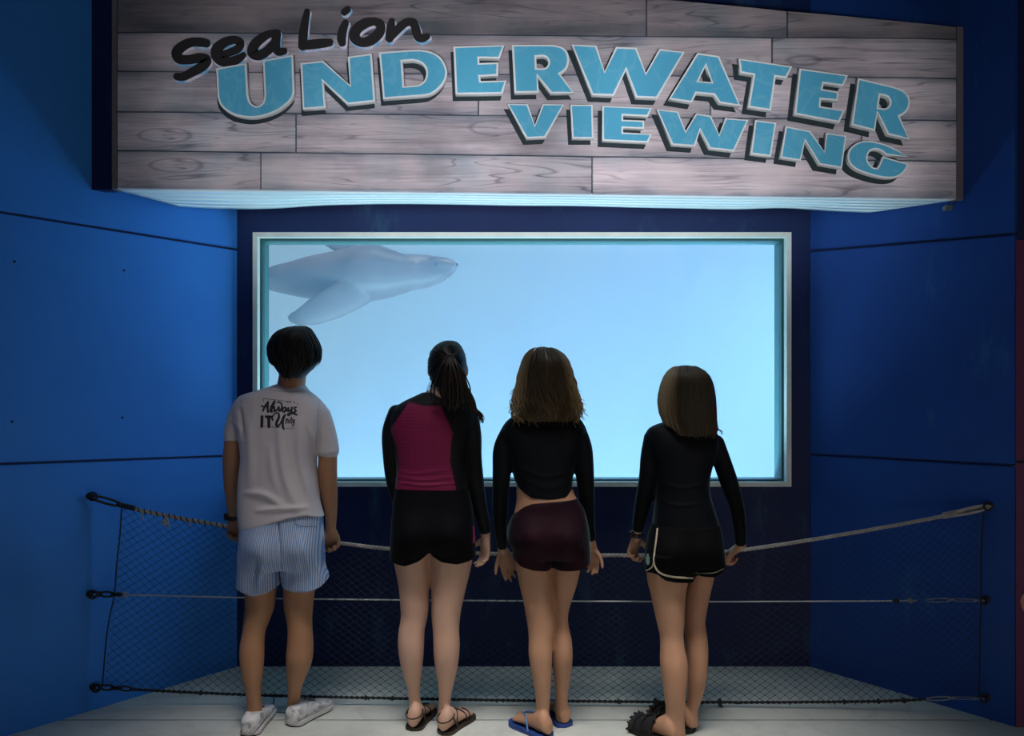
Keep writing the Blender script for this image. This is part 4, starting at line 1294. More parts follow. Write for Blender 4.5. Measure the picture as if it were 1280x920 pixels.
for pts, w_ in [([(322, 372), (345, 318), (382, 262)], [th, th, .6]), ([(382, 262), (372, 320), (378, 386)], [.7, 1.2, 1.0]), ([(304, 312), (338, 322), (396, 318)], [.9, .7, .4]),
                ([(396, 376), (414, 315), (442, 264), (450, 275), (420, 345), (412, 376), (432, 372)], [.9, .9, .6, .6, .9, .9, .5]),
                ([(444, 318), (446, 368), (474, 352), (490, 316)], [.9, 1.1, .9, .8]), ([(490, 318), (498, 368), (522, 330), (516, 288), (488, 274), (470, 284)], [.8, 1.1, .9, .8, .7, .5]),
                ([(566, 330), (540, 334), (528, 366), (550, 374), (568, 336), (572, 374)], [.7, .9, 1.0, .9, .9, .8]), ([(590, 326), (592, 368), (618, 354), (628, 326)], [.9, 1.0, .9, .9]), ([(630, 322), (622, 365), (610, 398), (588, 414), (574, 404)], [.9, .95, .9, .8, .5]),
                ([(680, 326), (654, 332), (658, 352), (668, 366), (650, 382), (630, 374)], [.6, .9, .9, 1.0, .9, .5]), ([(578, 394), (620, 390), (650, 394), (676, 408), (684, 396)], [.7, .9, 1.1, .8, .4]),
                ([(432, 466), (420, 440), (444, 398), (482, 388), (492, 430), (466, 492), (474, 524), (506, 498), (536, 430), (558, 398)], [1.0, .9, .7, .8, 1.2, 1.3, 1.1, .8, .9, .7]),
                ([(558, 398), (532, 470), (534, 540), (550, 562)], [.9, 1.2, 1.1, .5]),
                ([(562, 500), (568, 446)], [.6, .6]), ([(564, 470), (584, 450), (586, 496)], [.5, .6, .6]), ([(602, 455), (602, 496)], [.55, .55]), ([(624, 428), (619, 488), (630, 492)], [.55, .6, .5]), ([(610, 452), (636, 450)], [.4, .4]),
                ([(636, 452), (638, 482), (652, 472)], [.5, .55, .5]), ([(656, 450), (644, 505), (624, 524)], [.55, .6, .4])]:
    rb_(pts, w_)
rb_([(601, 432), (606, 436)], [.6, .6])
rb_([(315, 412), (312, 540)], [1.5, 1.5]); rb_([(345, 426), (424, 428)], [1.35, 1.35]); rb_([(386, 424), (386, 543)], [1.6, 1.5])
for pts in ([(330, 272), (331, 236)], [(331, 236), (545, 262)], [(684, 282), (684, 308)], [(334, 525), (360, 526)], [(412, 530), (506, 540)], [(556, 546), (640, 552)], [(640, 552), (645, 520)]):
    rb_(pts, [.22, .22])
# small caption: THERE IS
def small(x, y, h, wd, segs):
    for s in segs: rb_([(x + q[0] * wd, y - q[1] * h) for q in s], [.2, .2])
glyph = {'T': [[(0, 1), (1, 1)], [(.5, 1), (.5, 0)]], 'H': [[(0, 0), (0, 1)], [(1, 0), (1, 1)], [(0, .5), (1, .5)]], 'E': [[(0, 0), (0, 1)], [(0, 1), (1, 1)], [(0, .5), (.8, .5)], [(0, 0), (1, 0)]],
         'R': [[(0, 0), (0, 1)], [(0, 1), (.9, .9)], [(.9, .9), (.9, .55)], [(.9, .55), (0, .5)], [(.3, .5), (1, 0)]], 'I': [[(.5, 0), (.5, 1)]], 'S': [[(1, .9), (.2, 1)], [(.2, 1), (.1, .6)], [(.1, .6), (.9, .4)], [(.9, .4), (.8, 0)], [(.8, 0), (0, .1)]]}
xx = 556
for ch in 'THERE IS':
    if ch != ' ': small(xx, 276 + (xx - 556) * .06, 13, 8.5, glyph[ch])
    xx += 13.5
pr = obj('shirt_print', prt, M_print, tee); pr['label'] = 'black lettering reading Always IT Unity'
bm = bmesh.new()
for pts in ([(300.5, 499), (304, 515), (305, 535), (303.5, 548)], [(399, 500), (397, 520), (395.5, 545), (395, 562)], [(337, 487), (350, 489.5), (366, 490), (382, 488)]):
    ribbon(bm, bv, pts, .28, .0012)
o = obj('shirt_seams', bm, plain('seam_grey', (.30, .29, .32), .9), tee); o['kind'] = 'stuff'
# shorts: blue seersucker stripes
t = NT('seersucker')
wv = t.n('ShaderNodeTexWave', wave_type='BANDS', bands_direction='X', i={'Vector': t.coord('Object'), 'Scale': 40.0, 'Distortion': .35, 'Detail': 1.0}).outputs['Fac']
c = t.mix(t.ramp(wv, [(.3, (0, 0, 0)), (.7, (1, 1, 1))]), (.14, .26, .50), (.44, .50, .64))
t.bump(t.math('ADD', t.math('MULTIPLY', wv, .3), t.noise(t.coord('Object'), 18, 4)), .3, .008)
M_seer = t.set(Base_Color=c, Roughness=.9)
bm = bmesh.new()
vloft(bm, D, [(640, 304, 402, 0, .118), (655, 302, 403, -.002, .125), (675, 300.5, 404, -.006, .132), (695, 299.5, 404.5, -.006, .132), (708, 299.5, 404.5, -.004, .125)], 36, 2.5)
vloft(bm, D, [(690, 299.5, 350, 0, .115), (712, 298.8, 350.8, 0, .112), (725, 298.2, 351, 0, .110), (733, 298.2, 350.8, 0, .110)], 26, 2.4)
vloft(bm, D, [(690, 354, 404.5, 0, .115), (712, 353.6, 406, 0, .112), (725, 354, 409, 0, .110), (733, 355, 410.5, 0, .110)], 26, 2.4)
def sh_post(a, me):
    a = bumps(a, [(326, 688, 19, 20, .035), (378, 688, 19, 20, .035)], D)
    b = hem_warp(D, [298, 303, 315, 334, 350.5, 354, 369, 383, 399, 411], [0, 1.5, 5, 2.5, -3, -2, .5, .5, -3, -9.5], 690, 733)(a, me)
    return ridges(b, [([(347, 650), (349, 675), (352, 700)], -.010, 2.0), ([(332, 700), (326, 715), (320, 733)], .010, 4), ([(318, 700), (318, 733)], -.008, 4), ([(372, 668), (384, 700), (392, 728)], .010, 4), ([(390, 690), (398, 712), (404, 722)], .008, 3), ([(365, 700), (362, 730)], -.008, 4)], D)
sh = finish('shorts', bm, M_seer, man, .005, 3, post=sh_post)
bv = bvh_of(sh)
bm = bmesh.new()
pk = [(367.5, 649), (369, 654), (373, 657.5), (384, 658.2), (396, 658.5)]
ribbon(bm, bv, pk, .35, .0016); ribbon(bm, bv, [(348, 650), (349, 668), (351, 690), (353, 712)], .4, .0014)
obj('pocket_seam', bm, plain('seam_blue', (.03, .07, .16), .8), sh)
# watch on the near wrist, white shoes
watch('wrist_watch', P(290.8, 645, D + .125), P(292.5, 650, D + .135) - P(290.5, 632, D + .10), .027, M_strap, man, (-1, -.4, 0))
t = NT('shoe_white')
n_ = t.noise(t.coord('Object'), 34, 4, .6)
t.bump(n_, .2, .006)
M_shoe = t.set(Base_Color=t.mix(t.ramp(n_, [(.50, (0, 0, 0)), (.62, (1, 1, 1))]), (.70, .69, .70), (.34, .34, .36)), Roughness=.6)
M_sole = plain('shoe_sole', (.62, .60, .60), .7); M_tread = plain('shoe_tread', (.02, .02, .022), .8)
M_lace = plain('shoe_lace', (.10, .10, .11), .8)
for F in (FL, FR):
    bm = bmesh.new(); rings = []
    for t_, hw, tp in ((-.015, .020, .060), (.0, .028, .070), (.06, .037, .082), (.14, .040, .086), (.26, .040, .088), (.36, .042, .086), (.48, .045, .072), (.62, .049, .058), (.76, .050, .050), (.88, .046, .044), (.96, .036, .038), (1.01, .018, .03)):
        rings.append([F.p(t_, hw * math.copysign(abs(math.cos(a)) ** .8, math.cos(a)), .012 + (tp - .012) * (.5 + .5 * math.copysign(abs(math.sin(a)) ** .75, math.sin(a)))) for a in [2 * math.pi * k / 24 for k in range(24)]])
    loft(bm, rings)
    s = finish('shoe', bm, M_shoe, man, .005, 3)
    bm = bmesh.new(); F.sole(bm, .006, .022, .008, 1.03); obj('shoe_sole', bm, M_sole, s)
    bm = bmesh.new(); F.sole(bm, .0, .0058, .006, 1.02); obj('shoe_tread', bm, M_tread, s)
    bm = bmesh.new()
    for k, t_ in enumerate((.40, .47, .54, .60)):
        h = float(np.interp(t_, (.36, .48, .62, .76), (.087, .073, .059, .051)))
        tube(bm, [F.p(t_, -.024, h - .006), F.p(t_ + .01, 0, h + .003), F.p(t_ + .02, .024, h - .008)], .0028, 6)
    for sgn in (-1, 1):
        tube(bm, [F.p(.38, 0, .09), F.p(.36, .018 * sgn, .10), F.p(.40, .034 * sgn, .085), F.p(.41, .015 * sgn, .088)], .0026, 6)
    o = obj('shoe_laces', bm, M_lace, s); o['kind'] = 'stuff'
# ---------------------------------------------------------------- woman with the ponytail and the magenta-backed rash guard
D = 3.33
w1_ = empty('person', (P(540, 0, D).x, D, 0), 'person with a long dark ponytail in a magenta and black rash guard and black shorts', 'person')
M_sk1 = skin('skin_fair', (.52, .31, .22), (.60, .38, .29))
bm = bmesh.new()
vloft(bm, D, [(488, 535, 578, 0, .045), (496, 522, 582, 0, .055), (505, 503, 590, 0, .075), (525, 491, 590, 0, .095), (560, 498, 582, 0, .095), (600, 500, 579, 0, .09), (630, 496, 586, 0, .10), (665, 492, 590, 0, .11), (676, 493, 589, 0, .10)])
limb(bm, D, [(554, 497, -.015, 19), (556, 486, -.005, 17.5), (559, 474, .005, 17), (560, 462, .01, 17)])
ey = head(bm, D, 560, 429, 489, 22.5, 2)
LA = [(497, 515, 0, 10.5), (489, 540, 0, 10.5), (489, 570, .01, 9.5), (491.5, 597, .03, 8.8), (497, 622, .075, 7.8), (503, 645, .12, 6.7), (507, 664, .15, 5.8)]
RA = [(586, 517, 0, 11), (590, 545, 0, 11), (590.5, 572, 0, 10.8), (594, 602, .012, 10), (599.5, 632, .035, 8.4), (605, 656, .06, 6.8), (607.3, 672, .075, 5.9)]
limb(bm, D, LA); limb(bm, D, RA)
hand(bm, P(507, 665, D + .145), (0, .35, -.75), (.0, -.55, -.6), (1, -.2, 0), .92, GRIP, 2, 40)
hand(bm, P(607.3, 671, D + .075), (-.04, .05, -1), (-.82, -.55, 0), (-.5, .8, 0), .95, (14, 34, 40), 5, 8)
vloft(bm, D, leg_rows([(655, 492, 536, 0), (672, 490, 536.3, 0), (690, 491, 536.5, 0), (703, 492.6, 536.5, 0), (720, 496, 536.8, 0), (740, 499, 536.6, -.004), (758, 500.4, 536.4, -.01), (772, 501, 534.5, -.012), (788, 498.4, 531, -.02), (803, 497.4, 530.2, -.028), (820, 499, 529.4, -.03), (840, 503, 527.2, -.024), (858, 508.6, 525.2, -.014), (874, 511, 525.5, -.005), (888, 511, 527.8, 0), (899, 510, 527, .0)])(D), 22, 2.0)
vloft(bm, D, leg_rows([(655, 538, 590, 0), (672, 537.7, 592, 0), (690, 537.4, 591, 0), (703, 537.8, 590, 0), (720, 538.6, 586.5, 0), (740, 539, 581.6, -.006), (758, 539, 577.4, -.014), (772, 539.4, 575.2, -.02), (788, 541, 574, -.03), (803, 541.6, 574.8, -.04), (820, 542.2, 574, -.044), (840, 544.8, 571, -.04), (858, 547.6, 566.6, -.034), (876, 548.6, 563.4, -.028), (890, 547.4, 564, -.022), (902, 546, 565, -.02)])(D), 22, 2.0)
FL = Foot((Pf(516, 912).x, 3.255), 12, .235, 1); FR = Foot((Pf(553, 917).x, 3.215), 27, .235, -1)
FL.body(bm, .016); FR.body(bm, .016)
finish('body', bm, M_sk1, w1_, .0055, 3)
eyes(ey, w1_)
HR = [(426, 556, 568, .0, .03), (428.5, 550, 573, .002, .062), (433, 543.5, 577, .003, .090), (440, 538.5, 580.5, .0, .103), (448, 536, 582.6, -.012, .099), (457, 535.4, 583.4, -.014, .10), (464, 536.5, 582.6, -.02, .096), (472, 537.5, 581, -.026, .084), (479, 540, 579, -.03, .068), (485, 545, 575, -.033, .05)]
M_h2 = hair_mat('hair_dark_brown', (.008, .007, .007), (.05, .034, .026), (.05, .045, .035))
locks = []
for k in range(90):     # combed back to the tie
    phi = math.pi * (1 + k / 89.0) if k < 60 else rh.uniform(math.pi * .95, math.pi * 2.05)
    y0 = 428 + 50 * abs(math.cos(phi)) * rh.uniform(.2, 1); a = shell(HR, D, y0, phi, .001); e = P(563.5, 447, D - .122)
    m = shell(HR, D, (y0 * .5 + 447 * .5), (phi + math.pi * 1.5) / 2, .002)
    sp_ = spline([tuple(a), tuple(m), tuple(e)], 5)
    locks.append(([Vector(q) for q in sp_], [.004 + .001 * (i > 2) for i in range(len(sp_))], rh.uniform(.0, .5)))
for k in range(150):    # the tail
    u = rh.gauss(0, .48); v = rh.gauss(0, .5)
    tail = k % 4 == 0
    path = [(563.5, 446, 2), (563 + 0, 458, 9), (563, 474, 15), (564, 488, 18), (565, 500 + rh.uniform(-4, 6), 16), (565, 509 + rh.uniform(-5, 5), 11)] if not tail else \
           [(564, 446, 2), (571, 462, 6), (579, 482, 6), (588, 500, 4.5), (591, 511, 4), (599, 517, 3.5), (603, 525 + rh.uniform(-3, 4), 2.5)]
    wob = rh.uniform(0, 6)
    pts = [(x + u * r + 1.2 * math.sin(wob + i * 1.3), y, -.125 - .018 * math.sin(min(1, i / 3) * math.pi) + v * r * .0022) for i, (x, y, r) in enumerate(path)]
    sp_ = spline(pts, 4)
    n_ = len(sp_)
    locks.append(([P(q[0], q[1], D + q[2]) for q in sp_], [.0055 * (1 - .7 * max(0, (i / n_ - .6) / .4)) for i in range(n_)], rh.uniform(.05, .9) if rh.random() > .2 else 1.0))
for k in range(10):     # loose wisps at the nape
    x0 = rh.uniform(537, 546); sgn = -1
    pts = [(x0, 470 + k, -.03), (x0 - 3, 476 + k, -.03), (x0 - rh.uniform(3, 8), 482 + k, -.025), (x0 - rh.uniform(1, 6), 487 + k * .6, -.03)]
    sp_ = spline(pts, 4); locks.append(([P(q[0], q[1], D + q[2]) for q in sp_], .0008, .4))
hair_obj('hair', D, HR, locks, M_h2, w1_)
bm = bmesh.new(); torus(bm, P(563.5, 448, D - .122), (0, -.9, -.3), .014, .006, 16, 8); obj('hair_tie', bm, M_strap, w1_, True)
t = NT('rash_guard_two_tone')
at = t.n('ShaderNodeAttribute', attribute_name='panel')
rib = t.n('ShaderNodeTexWave', wave_type='BANDS', bands_direction='Z', i={'Vector': t.coord('Object'), 'Scale': 22.0, 'Distortion': 2.5, 'Detail': 2.0}).outputs['Fac']
t.bump(t.math('ADD', t.math('MULTIPLY', rib, .15), t.noise(t.coord('Object'), 20, 3)), .22, .01)
M_rg = t.set(Base_Color=t.mix(at.outputs['Fac'], (.003, .004, .006), (.18, .010, .058)), Roughness=.65, Sheen_Weight=.16, Sheen_Roughness=.3, Sheen_Tint=(.55, .9, 1.0), Specular_IOR_Level=.2)  # sheen tint carries the same painted teal rim glow
bm = bmesh.new()
vloft(bm, D, [(490.5, 528, 582, -.003, .062), (494, 521, 585, -.003, .068), (500, 508, 590, 0, .08), (506, 498, 593, 0, .09), (514, 491, 595, 0, .10), (526, 487.5, 595, 0, .108), (542, 488.5, 592, 0, .11), (560, 493, 587, 0, .108), (580, 496, 584, 0, .104), (597, 495.5, 584, 0, .104), (611, 494, 585, 0, .11)], 34, 2.4)
limb(bm, D, LA, 1.0); limb(bm, D, RA, 1.1, cut=.93)
poly = [(511, 502), (503, 515), (488, 536), (492, 548), (496, 560), (498, 580), (495.5, 600), (494, 612), (570.5, 614), (566.5, 594), (562.6, 578), (563.4, 557), (566, 541), (558, 523), (551, 507), (529, 507.5)]
def sd_poly(px, py, poly):
    inside = np.zeros(len(px), bool); d = np.full(len(px), 1e9)
    for (x0, y0), (x1, y1) in zip(poly, poly[1:] + poly[:1]):
        c = ((y0 > py) != (y1 > py)) & (px < (x1 - x0) * (py - y0) / (y1 - y0 + 1e-12) + x0); inside ^= c
        L2 = (x1 - x0) ** 2 + (y1 - y0) ** 2; t_ = np.clip(((px - x0) * (x1 - x0) + (py - y0) * (y1 - y0)) / L2, 0, 1)
        d = np.minimum(d, np.hypot(px - x0 - t_ * (x1 - x0), py - y0 - t_ * (y1 - y0)))
    return np.where(inside, d, -d)
def rg_post(a, me):
    px, py = to_px(a)
    m = sstep(sd_poly(px, py, poly), -.7, .7) * (a[:, 1] < D - .0)
    m = np.maximum(m, sstep(sd_poly(px, py, [(515, 508), (565, 508), (575, 614), (505, 614)]), -.7, .7) * (a[:, 1] > D + .02))
    add_attr(me, 'panel', m)
    return ridges(a, [([(497, 596), (530, 600), (568, 596)], .004, 1.6), ([(495, 603), (530, 606.5), (570, 604)], .005, 1.6), ([(498, 588), (520, 592), (560, 587)], .003, 1.6), ([(572, 575), (580, 585), (583, 600)], .004, 2.0)], D)
finish('rash_guard', bm, M_rg, w1_, .005, 3, post=rg_post)
M_bs = fabric('shorts_black', (.002, .002, .004), .85, .05)
bm = bmesh.new()
vloft(bm, D, [(604, 496, 582, 0, .10), (612, 494, 586, 0, .108), (630, 491.5, 590, -.003, .118), (655, 489.5, 593, -.008, .128), (680, 488.2, 594.5, -.006, .125), (690, 488, 595, 0, .118)], 34, 2.4)
vloft(bm, D, [(675, 488.5, 536.4, 0, .112), (690, 487.8, 536.6, 0, .108), (698, 488, 536.4, 0, .106)], 24, 2.3)
vloft(bm, D, [(675, 537.2, 594.5, 0, .115), (690, 537.2, 594.8, 0, .112), (698, 537.4, 594, 0, .11)], 24, 2.3)
s1 = finish('shorts', bm, M_bs, w1_, .005, 3, post=lambda a, me: hem_warp(D, [488, 506, 523, 536.8, 552, 571, 590], [1, 4, -1, -8, -1, 1.5, -1], 664, 698)(bumps(a, [(514, 668, 19, 20, .035), (566, 668, 19, 20, .035)], D), me))
bv = bvh_of(s1); bm = bmesh.new()
for k in range(4): ribbon(bm, bv, [(591.3 + k * .9, 657 + k), (591.6 + k * .9, 668), (591.2 + k * .9, 679 - k)], .55, .0015)
o = obj('side_piping', bm, plain('magenta', (.45, .02, .16), .7), s1); o['label'] = 'magenta strip on the side seam'
M_sd = plain('sandal_brown', (.03, .018, .012), .6)
for F in (FL, FR):
    bm = bmesh.new(); F.sole(bm, .0, .014, .003); s = obj('sandal', bm, M_sd, w1_)
    bm = bmesh.new()
    F.strap(bm, .30, .62, .016, .0032); F.strap(bm, .62, .34, .016, .0032)
    F.strap(bm, .70, .80, .016, .003, -1, .3)
    ring = [F.p(.12 + .17 * math.cos(a), .036 * math.sin(a), .070 + .012 * math.cos(a)) for a in [2 * math.pi * k / 20 for k in range(21)]]
    tube(bm, ring, .003, 6, round_ends=False)
    for u in (-1, 1): tube(bm, [F.p(.30, u * .034, .016), F.p(.22, u * .036, .045), F.p(.15, u * .036, .068)], .003, 6)
    o = obj('sandal_strap', bm, M_sd, s, True); o['kind'] = 'stuff'

# ---------------------------------------------------------------- woman with the loose curly hair
D = 3.29
w2_ = empty('person', (P(688, 0, D).x, D, 0), 'person with loose curly brown hair in a black cropped top and dark maroon shorts', 'person')
M_sk2 = skin('skin_tan_b', (.42, .22, .13), (.50, .28, .175))
bm = bmesh.new()
vloft(bm, D, [(508, 662, 704, 0, .045), (516, 648, 716, 0, .06), (526, 636, 725, 0, .08), (545, 633, 726, 0, .095), (575, 642, 716, 0, .095), (600, 645, 714.5, 0, .09), (615, 645.5, 717, 0, .09), (630, 645, 724, 0, .098), (660, 639, 731, 0, .108), (682, 643, 731, 0, .10)])
limb(bm, D, [(684, 512, -.01, 18), (684, 500, 0, 16.5), (684, 485, .008, 16.5), (684, 475, .01, 17)])
ey = head(bm, D, 684, 439, 501, 23, 0)
LA = [(640, 536, 0, 11), (629, 560, 0, 11.3), (627.3, 588, 0, 10.8), (626, 612, .012, 9.6), (625.3, 640, .05, 8.6), (625.8, 660, .09, 7.2), (627.8, 682, .14, 5.9), (628.5, 688, .15, 5.8)]
RA = [(720, 536, 0, 11), (728, 560, 0, 11.3), (730.7, 588, 0, 10.8), (733, 620, .025, 9.2), (735.5, 650, .065, 7.0), (738.2, 672, .11, 5.9), (739.3, 684, .135, 5.7)]
limb(bm, D, LA); limb(bm, D, RA)
hand(bm, P(628.5, 687, D + .16), (.28, .12, -.95), (.25, -.95, .0), (-1, -.1, 0), .95, (10, 30, 30), 5, 10)
hand(bm, P(739.3, 683, D + .15), (.04, .12, -.95), (-.35, -.9, .0), (1, -.1, 0), .92, (22, 48, 40), 3, 20)
vloft(bm, D, leg_rows([(662, 643, 689, 0), (680, 641, 689.5, 0), (700, 643, 689.5, 0), (710, 645, 689.3, 0), (730, 649, 690, 0), (750, 653.7, 692, -.006), (768, 657, 693.6, -.012), (783, 659.4, 694.3, -.02), (798, 660.8, 691.6, -.035), (815, 660.5, 690.6, -.05), (830, 662.4, 690, -.058), (850, 666, 689, -.062), (870, 669, 687.8, -.06), (886, 670, 686.6, -.056), (902, 669.5, 687.4, -.05), (912, 669, 688, -.048)])(D), 22, 2.0)
vloft(bm, D, leg_rows([(662, 691, 731, .006), (680, 690.4, 733, .012), (700, 690.4, 729, .012), (710, 690.4, 726, .012), (730, 690.6, 721.5, .012), (750, 691.6, 715, .008), (768, 694, 710.4, .004), (783, 694.6, 711, -.002), (798, 692.4, 714.4, -.010), (815, 691.2, 716, -.016), (830, 690.9, 715.4, -.012), (850, 692.7, 712.5, 0), (870, 694, 709.7, .018), (886, 693.6, 710.4, .03), (900, 694.5, 712, .035)])(D), 22, 2.0)
FL = Foot((Pf(686, 926).x + .004, 3.175), -40, .235, 1); FR = Foot((Pf(707.5, 908).x, 3.29), -20, .235, -1)
FL.body(bm, .02); FR.body(bm, .02)
finish('body', bm, M_sk2, w2_, .0055, 3)
eyes(ey, w2_)
HR = [(433.5, 670, 686, -.01, .02), (437, 663.5, 696, -.01, .06), (443, 658.5, 704.5, -.012, .084), (452, 654, 710.5, -.014, .10), (462, 650.5, 714, -.016, .104), (475, 648, 717, -.022, .10), (488, 646.5, 719.5, -.032, .092), (500, 643.5, 723, -.044, .082), (510, 642.5, 725.5, -.055, .072), (520, 645, 725, -.064, .06), (527, 652, 720, -.068, .048)]
M_h3 = hair_mat('hair_curly_brown', (.008, .007, .007), (.46, .33, .18), (.75, .58, .30))
locks = []
for k in range(230):
    phi = rh.uniform(math.pi * .9, math.pi * 2.1); side = abs(math.cos(phi))
    y0 = 435 + rh.uniform(0, 1) ** 2 * 55; y1 = rh.uniform(500, 533) - (4 if side > .9 else 0)
    p_, r_ = straight_lock(HR, D, y0, y1, phi, rh.uniform(.005, .013), rh.uniform(2.0, 4.0) * (y1 - y0) / 80, .002, .0062, .0018, 30, rh.uniform(-.12, .12), rh.uniform(0, .008), rh.uniform(0, 6))
    locks.append((p_, r_, min(1, max(0, (side - .62) * 2.6 + rh.gauss(.02, .08)))))  # side locks lighter: backlight worked into their tone
for k in range(60):     # curls that leave the outline
    sgn = rh.choice((-1, 1)); phi = (math.pi if sgn < 0 else 2 * math.pi) + rh.uniform(-.5, .5)
    y0 = rh.uniform(470, 505); y1 = y0 + rh.uniform(14, 32)
    p_, r_ = straight_lock(HR, D, y0, y1, phi, rh.uniform(.006, .011), rh.uniform(1.2, 2.4), .003, .0032, .0012, 22, 0, rh.uniform(.004, .03), rh.uniform(0, 6))
    locks.append((p_, r_, rh.uniform(.5, 1)))
for k in range(14):
    phi = rh.uniform(math.pi, 1.35 * math.pi); p_, r_ = straight_lock(HR, D, 436, 448 + rh.uniform(0, 8), phi, .003, .7, .005, .002, .001, 10, -.4, .004)
    locks.append((p_, r_, .6))
hair_obj('hair', D, HR, locks, M_h3, w2_, inset=5.0)
M_bk = fabric('top_black', (.003, .004, .006), .65, .16)
bm = bmesh.new()
vloft(bm, D, [(511, 662, 706, -.002, .058), (516, 650, 715, 0, .068), (523, 637, 725, 0, .082), (531, 630, 730, 0, .092), (542, 628, 731.5, 0, .102), (560, 632, 727, 0, .104), (580, 638.5, 719.5, 0, .102), (596, 642, 716.5, 0, .098), (608, 645, 715.5, 0, .096), (615, 646, 716, 0, .096)], 34, 2.4)
limb(bm, D, LA[:-1], 1.0); limb(bm, D, RA[:-1], 1.0)
finish('cropped_top', bm, M_bk, w2_, .005, 3, post=lambda a, me: hem_warp(D, [640.5, 646, 655, 665, 686, 708, 714, 721], [0, -8, -1, 5, 7, 6, -4, 0], 596, 615)(ridges(a, [([(650, 585), (680, 596), (712, 590)], .004, 2.5), ([(655, 600), (685, 606), (712, 602)], .004, 2.2)], D), me) if True else None)
M_mr = fabric('shorts_maroon', (.008, .0025, .006), .75, .2, (.022, .004, .010), 5)
bm = bmesh.new()
vloft(bm, D, [(625, 652, 722, 0, .102), (630, 647.5, 724.5, 0, .106), (638, 643.5, 730, 0, .112), (650, 637.5, 734, -.004, .122), (664, 633.6, 736.5, -.008, .130), (680, 635.5, 737.6, -.006, .126), (692, 639.5, 738, 0, .118)], 34, 2.4)
vloft(bm, D, [(680, 636, 689.8, -.004, .115), (694, 639.6, 690, 0, .11), (706, 641, 690, 0, .108)], 24, 2.3)
vloft(bm, D, [(680, 690, 737.6, 0, .112), (694, 690.4, 738.2, .004, .108), (706, 690.6, 738, .004, .106)], 24, 2.3)
finish('shorts', bm, M_mr, w2_, .005, 3, post=lambda a, me: hem_warp(D, [636, 641, 651, 668, 685, 690, 713, 730, 738], [-12, -10, -3, 1, 3.5, 3, 2, .5, -4], 672, 706)(hem_warp(D, [640, 655, 690, 726], [5, 2, -1, -3], 650, 625)(bumps(a, [(664, 675, 19, 21, .035), (712, 675, 18, 21, .035)], D), me), me))
M_ff = plain('flip_flop_blue', (.012, .05, .24), .55); M_fs = plain('flip_flop_strap', (.10, .22, .46), .5)
for F in (FL, FR):
    bm = bmesh.new(); F.sole(bm, .0, .018, .005); s = obj('flip_flop', bm, M_ff, w2_)
    bm = bmesh.new()
    for u in (-1, 1):
        pts = [F.p(.80, .016, .022)] + [F.p(.80 - .38 * f, .016 + (u * .040 - .016) * f, .02 + (F.top(.80 - .38 * f)) * math.sqrt(max(0, 1 - f ** 2.6)) + .006) for f in (.15, .35, .55, .75, .9)] + [F.p(.40, u * .040, .016)]
        tube(bm, pts, .0045, 7)
    obj('strap', bm, M_fs, s, True)

# ---------------------------------------------------------------- woman with straight hair at the right
D = 3.25
w3_ = empty('person', (P(855, 0, D).x, D, 0), 'person with straight shoulder length hair in a black top and black shorts with cream trim', 'person')
M_sk3 = skin('skin_tan_c', (.46, .245, .145), (.54, .30, .19))
bm = bmesh.new()
vloft(bm, D, [(523, 838, 878, 0, .045), (531, 822, 884, 0, .06), (542, 811, 893, 0, .08), (560, 812, 893, 0, .095), (590, 820, 884, 0, .092), (620, 823, 883, 0, .09), (650, 820, 892, 0, .10), (680, 811, 899, 0, .11), (692, 812, 898, 0, .10)])
limb(bm, D, [(858, 528, -.01, 18), (858, 516, 0, 16.5), (858, 503, .006, 16.5), (858, 495, .01, 17)])
ey = head(bm, D, 857, 461, 522, 23, -3)
LA = [(817, 546, 0, 11), (812.5, 570, 0, 10.8), (809.5, 597, .012, 10), (805.5, 621, .04, 9.8), (800.5, 645, .085, 8), (797.3, 660, .12, 6.4), (796.3, 672, .14, 5.8)]
RA = [(893, 553, 0, 11), (902, 576, 0, 10.4), (911, 602, .025, 10.2), (920, 630, .06, 8.4), (924.3, 655, .10, 7.2), (925.8, 678, .15, 6.0), (925.6, 683, .155, 5.8)]
limb(bm, D, LA); limb(bm, D, RA)
hand(bm, P(796, 671, D + .15), (-.22, .30, -.95), (.55, -.6, -.15), (.9, -.3, 0), .95, (40, 62, 50), 3, 2)
hand(bm, P(925.5, 682, D + .17), (-.62, .35, -.62), (.15, -.45, -.9), (-.8, -.7, -.2), .95, (58, 70, 50), 3, 28)
vloft(bm, D, leg_rows([(672, 812, 862, -.01), (690, 809, 864, -.02), (712, 808.6, 862, -.02), (727, 809.4, 859.6, -.02), (742, 813.2, 857, -.022), (760, 817, 856, -.03), (778, 821, 855.6, -.036), (794, 824.6, 854.2, -.045), (810, 825.4, 855.8, -.06), (828, 825, 859.4, -.075), (848, 827.4, 859.4, -.085), (868, 830, 857.2, -.09), (888, 832.2, 855.8, -.085), (904, 831.4, 855.8, -.08), (920, 829, 857, -.075)])(D), 22, 2.0)
vloft(bm, D, leg_rows([(672, 862, 898, .02), (690, 862, 899, .03), (712, 861, 894, .03), (727, 860, 891.2, .03), (742, 857.6, 887.6, .03), (760, 856.2, 884, .024), (778, 856.2, 881.4, .018), (794, 856, 883.6, .012), (810, 856.4, 885, .004), (828, 858.4, 884.8, -.004), (848, 859.4, 883.2, -.004), (868, 859.8, 878.8, .004), (886, 857.8, 873, .012), (900, 857, 872.4, .016), (907, 857, 873, .018)])(D), 22, 2.0)
FL = Foot((Pf(845, 931).x, 3.125), -42, .235, 1); FR = Foot((Pf(866, 916).x, 3.235), -38, .235, -1)
FL.body(bm, .02); FR.body(bm, .02)
finish('body', bm, M_sk3, w3_, .0055, 3)
eyes(ey, w3_)
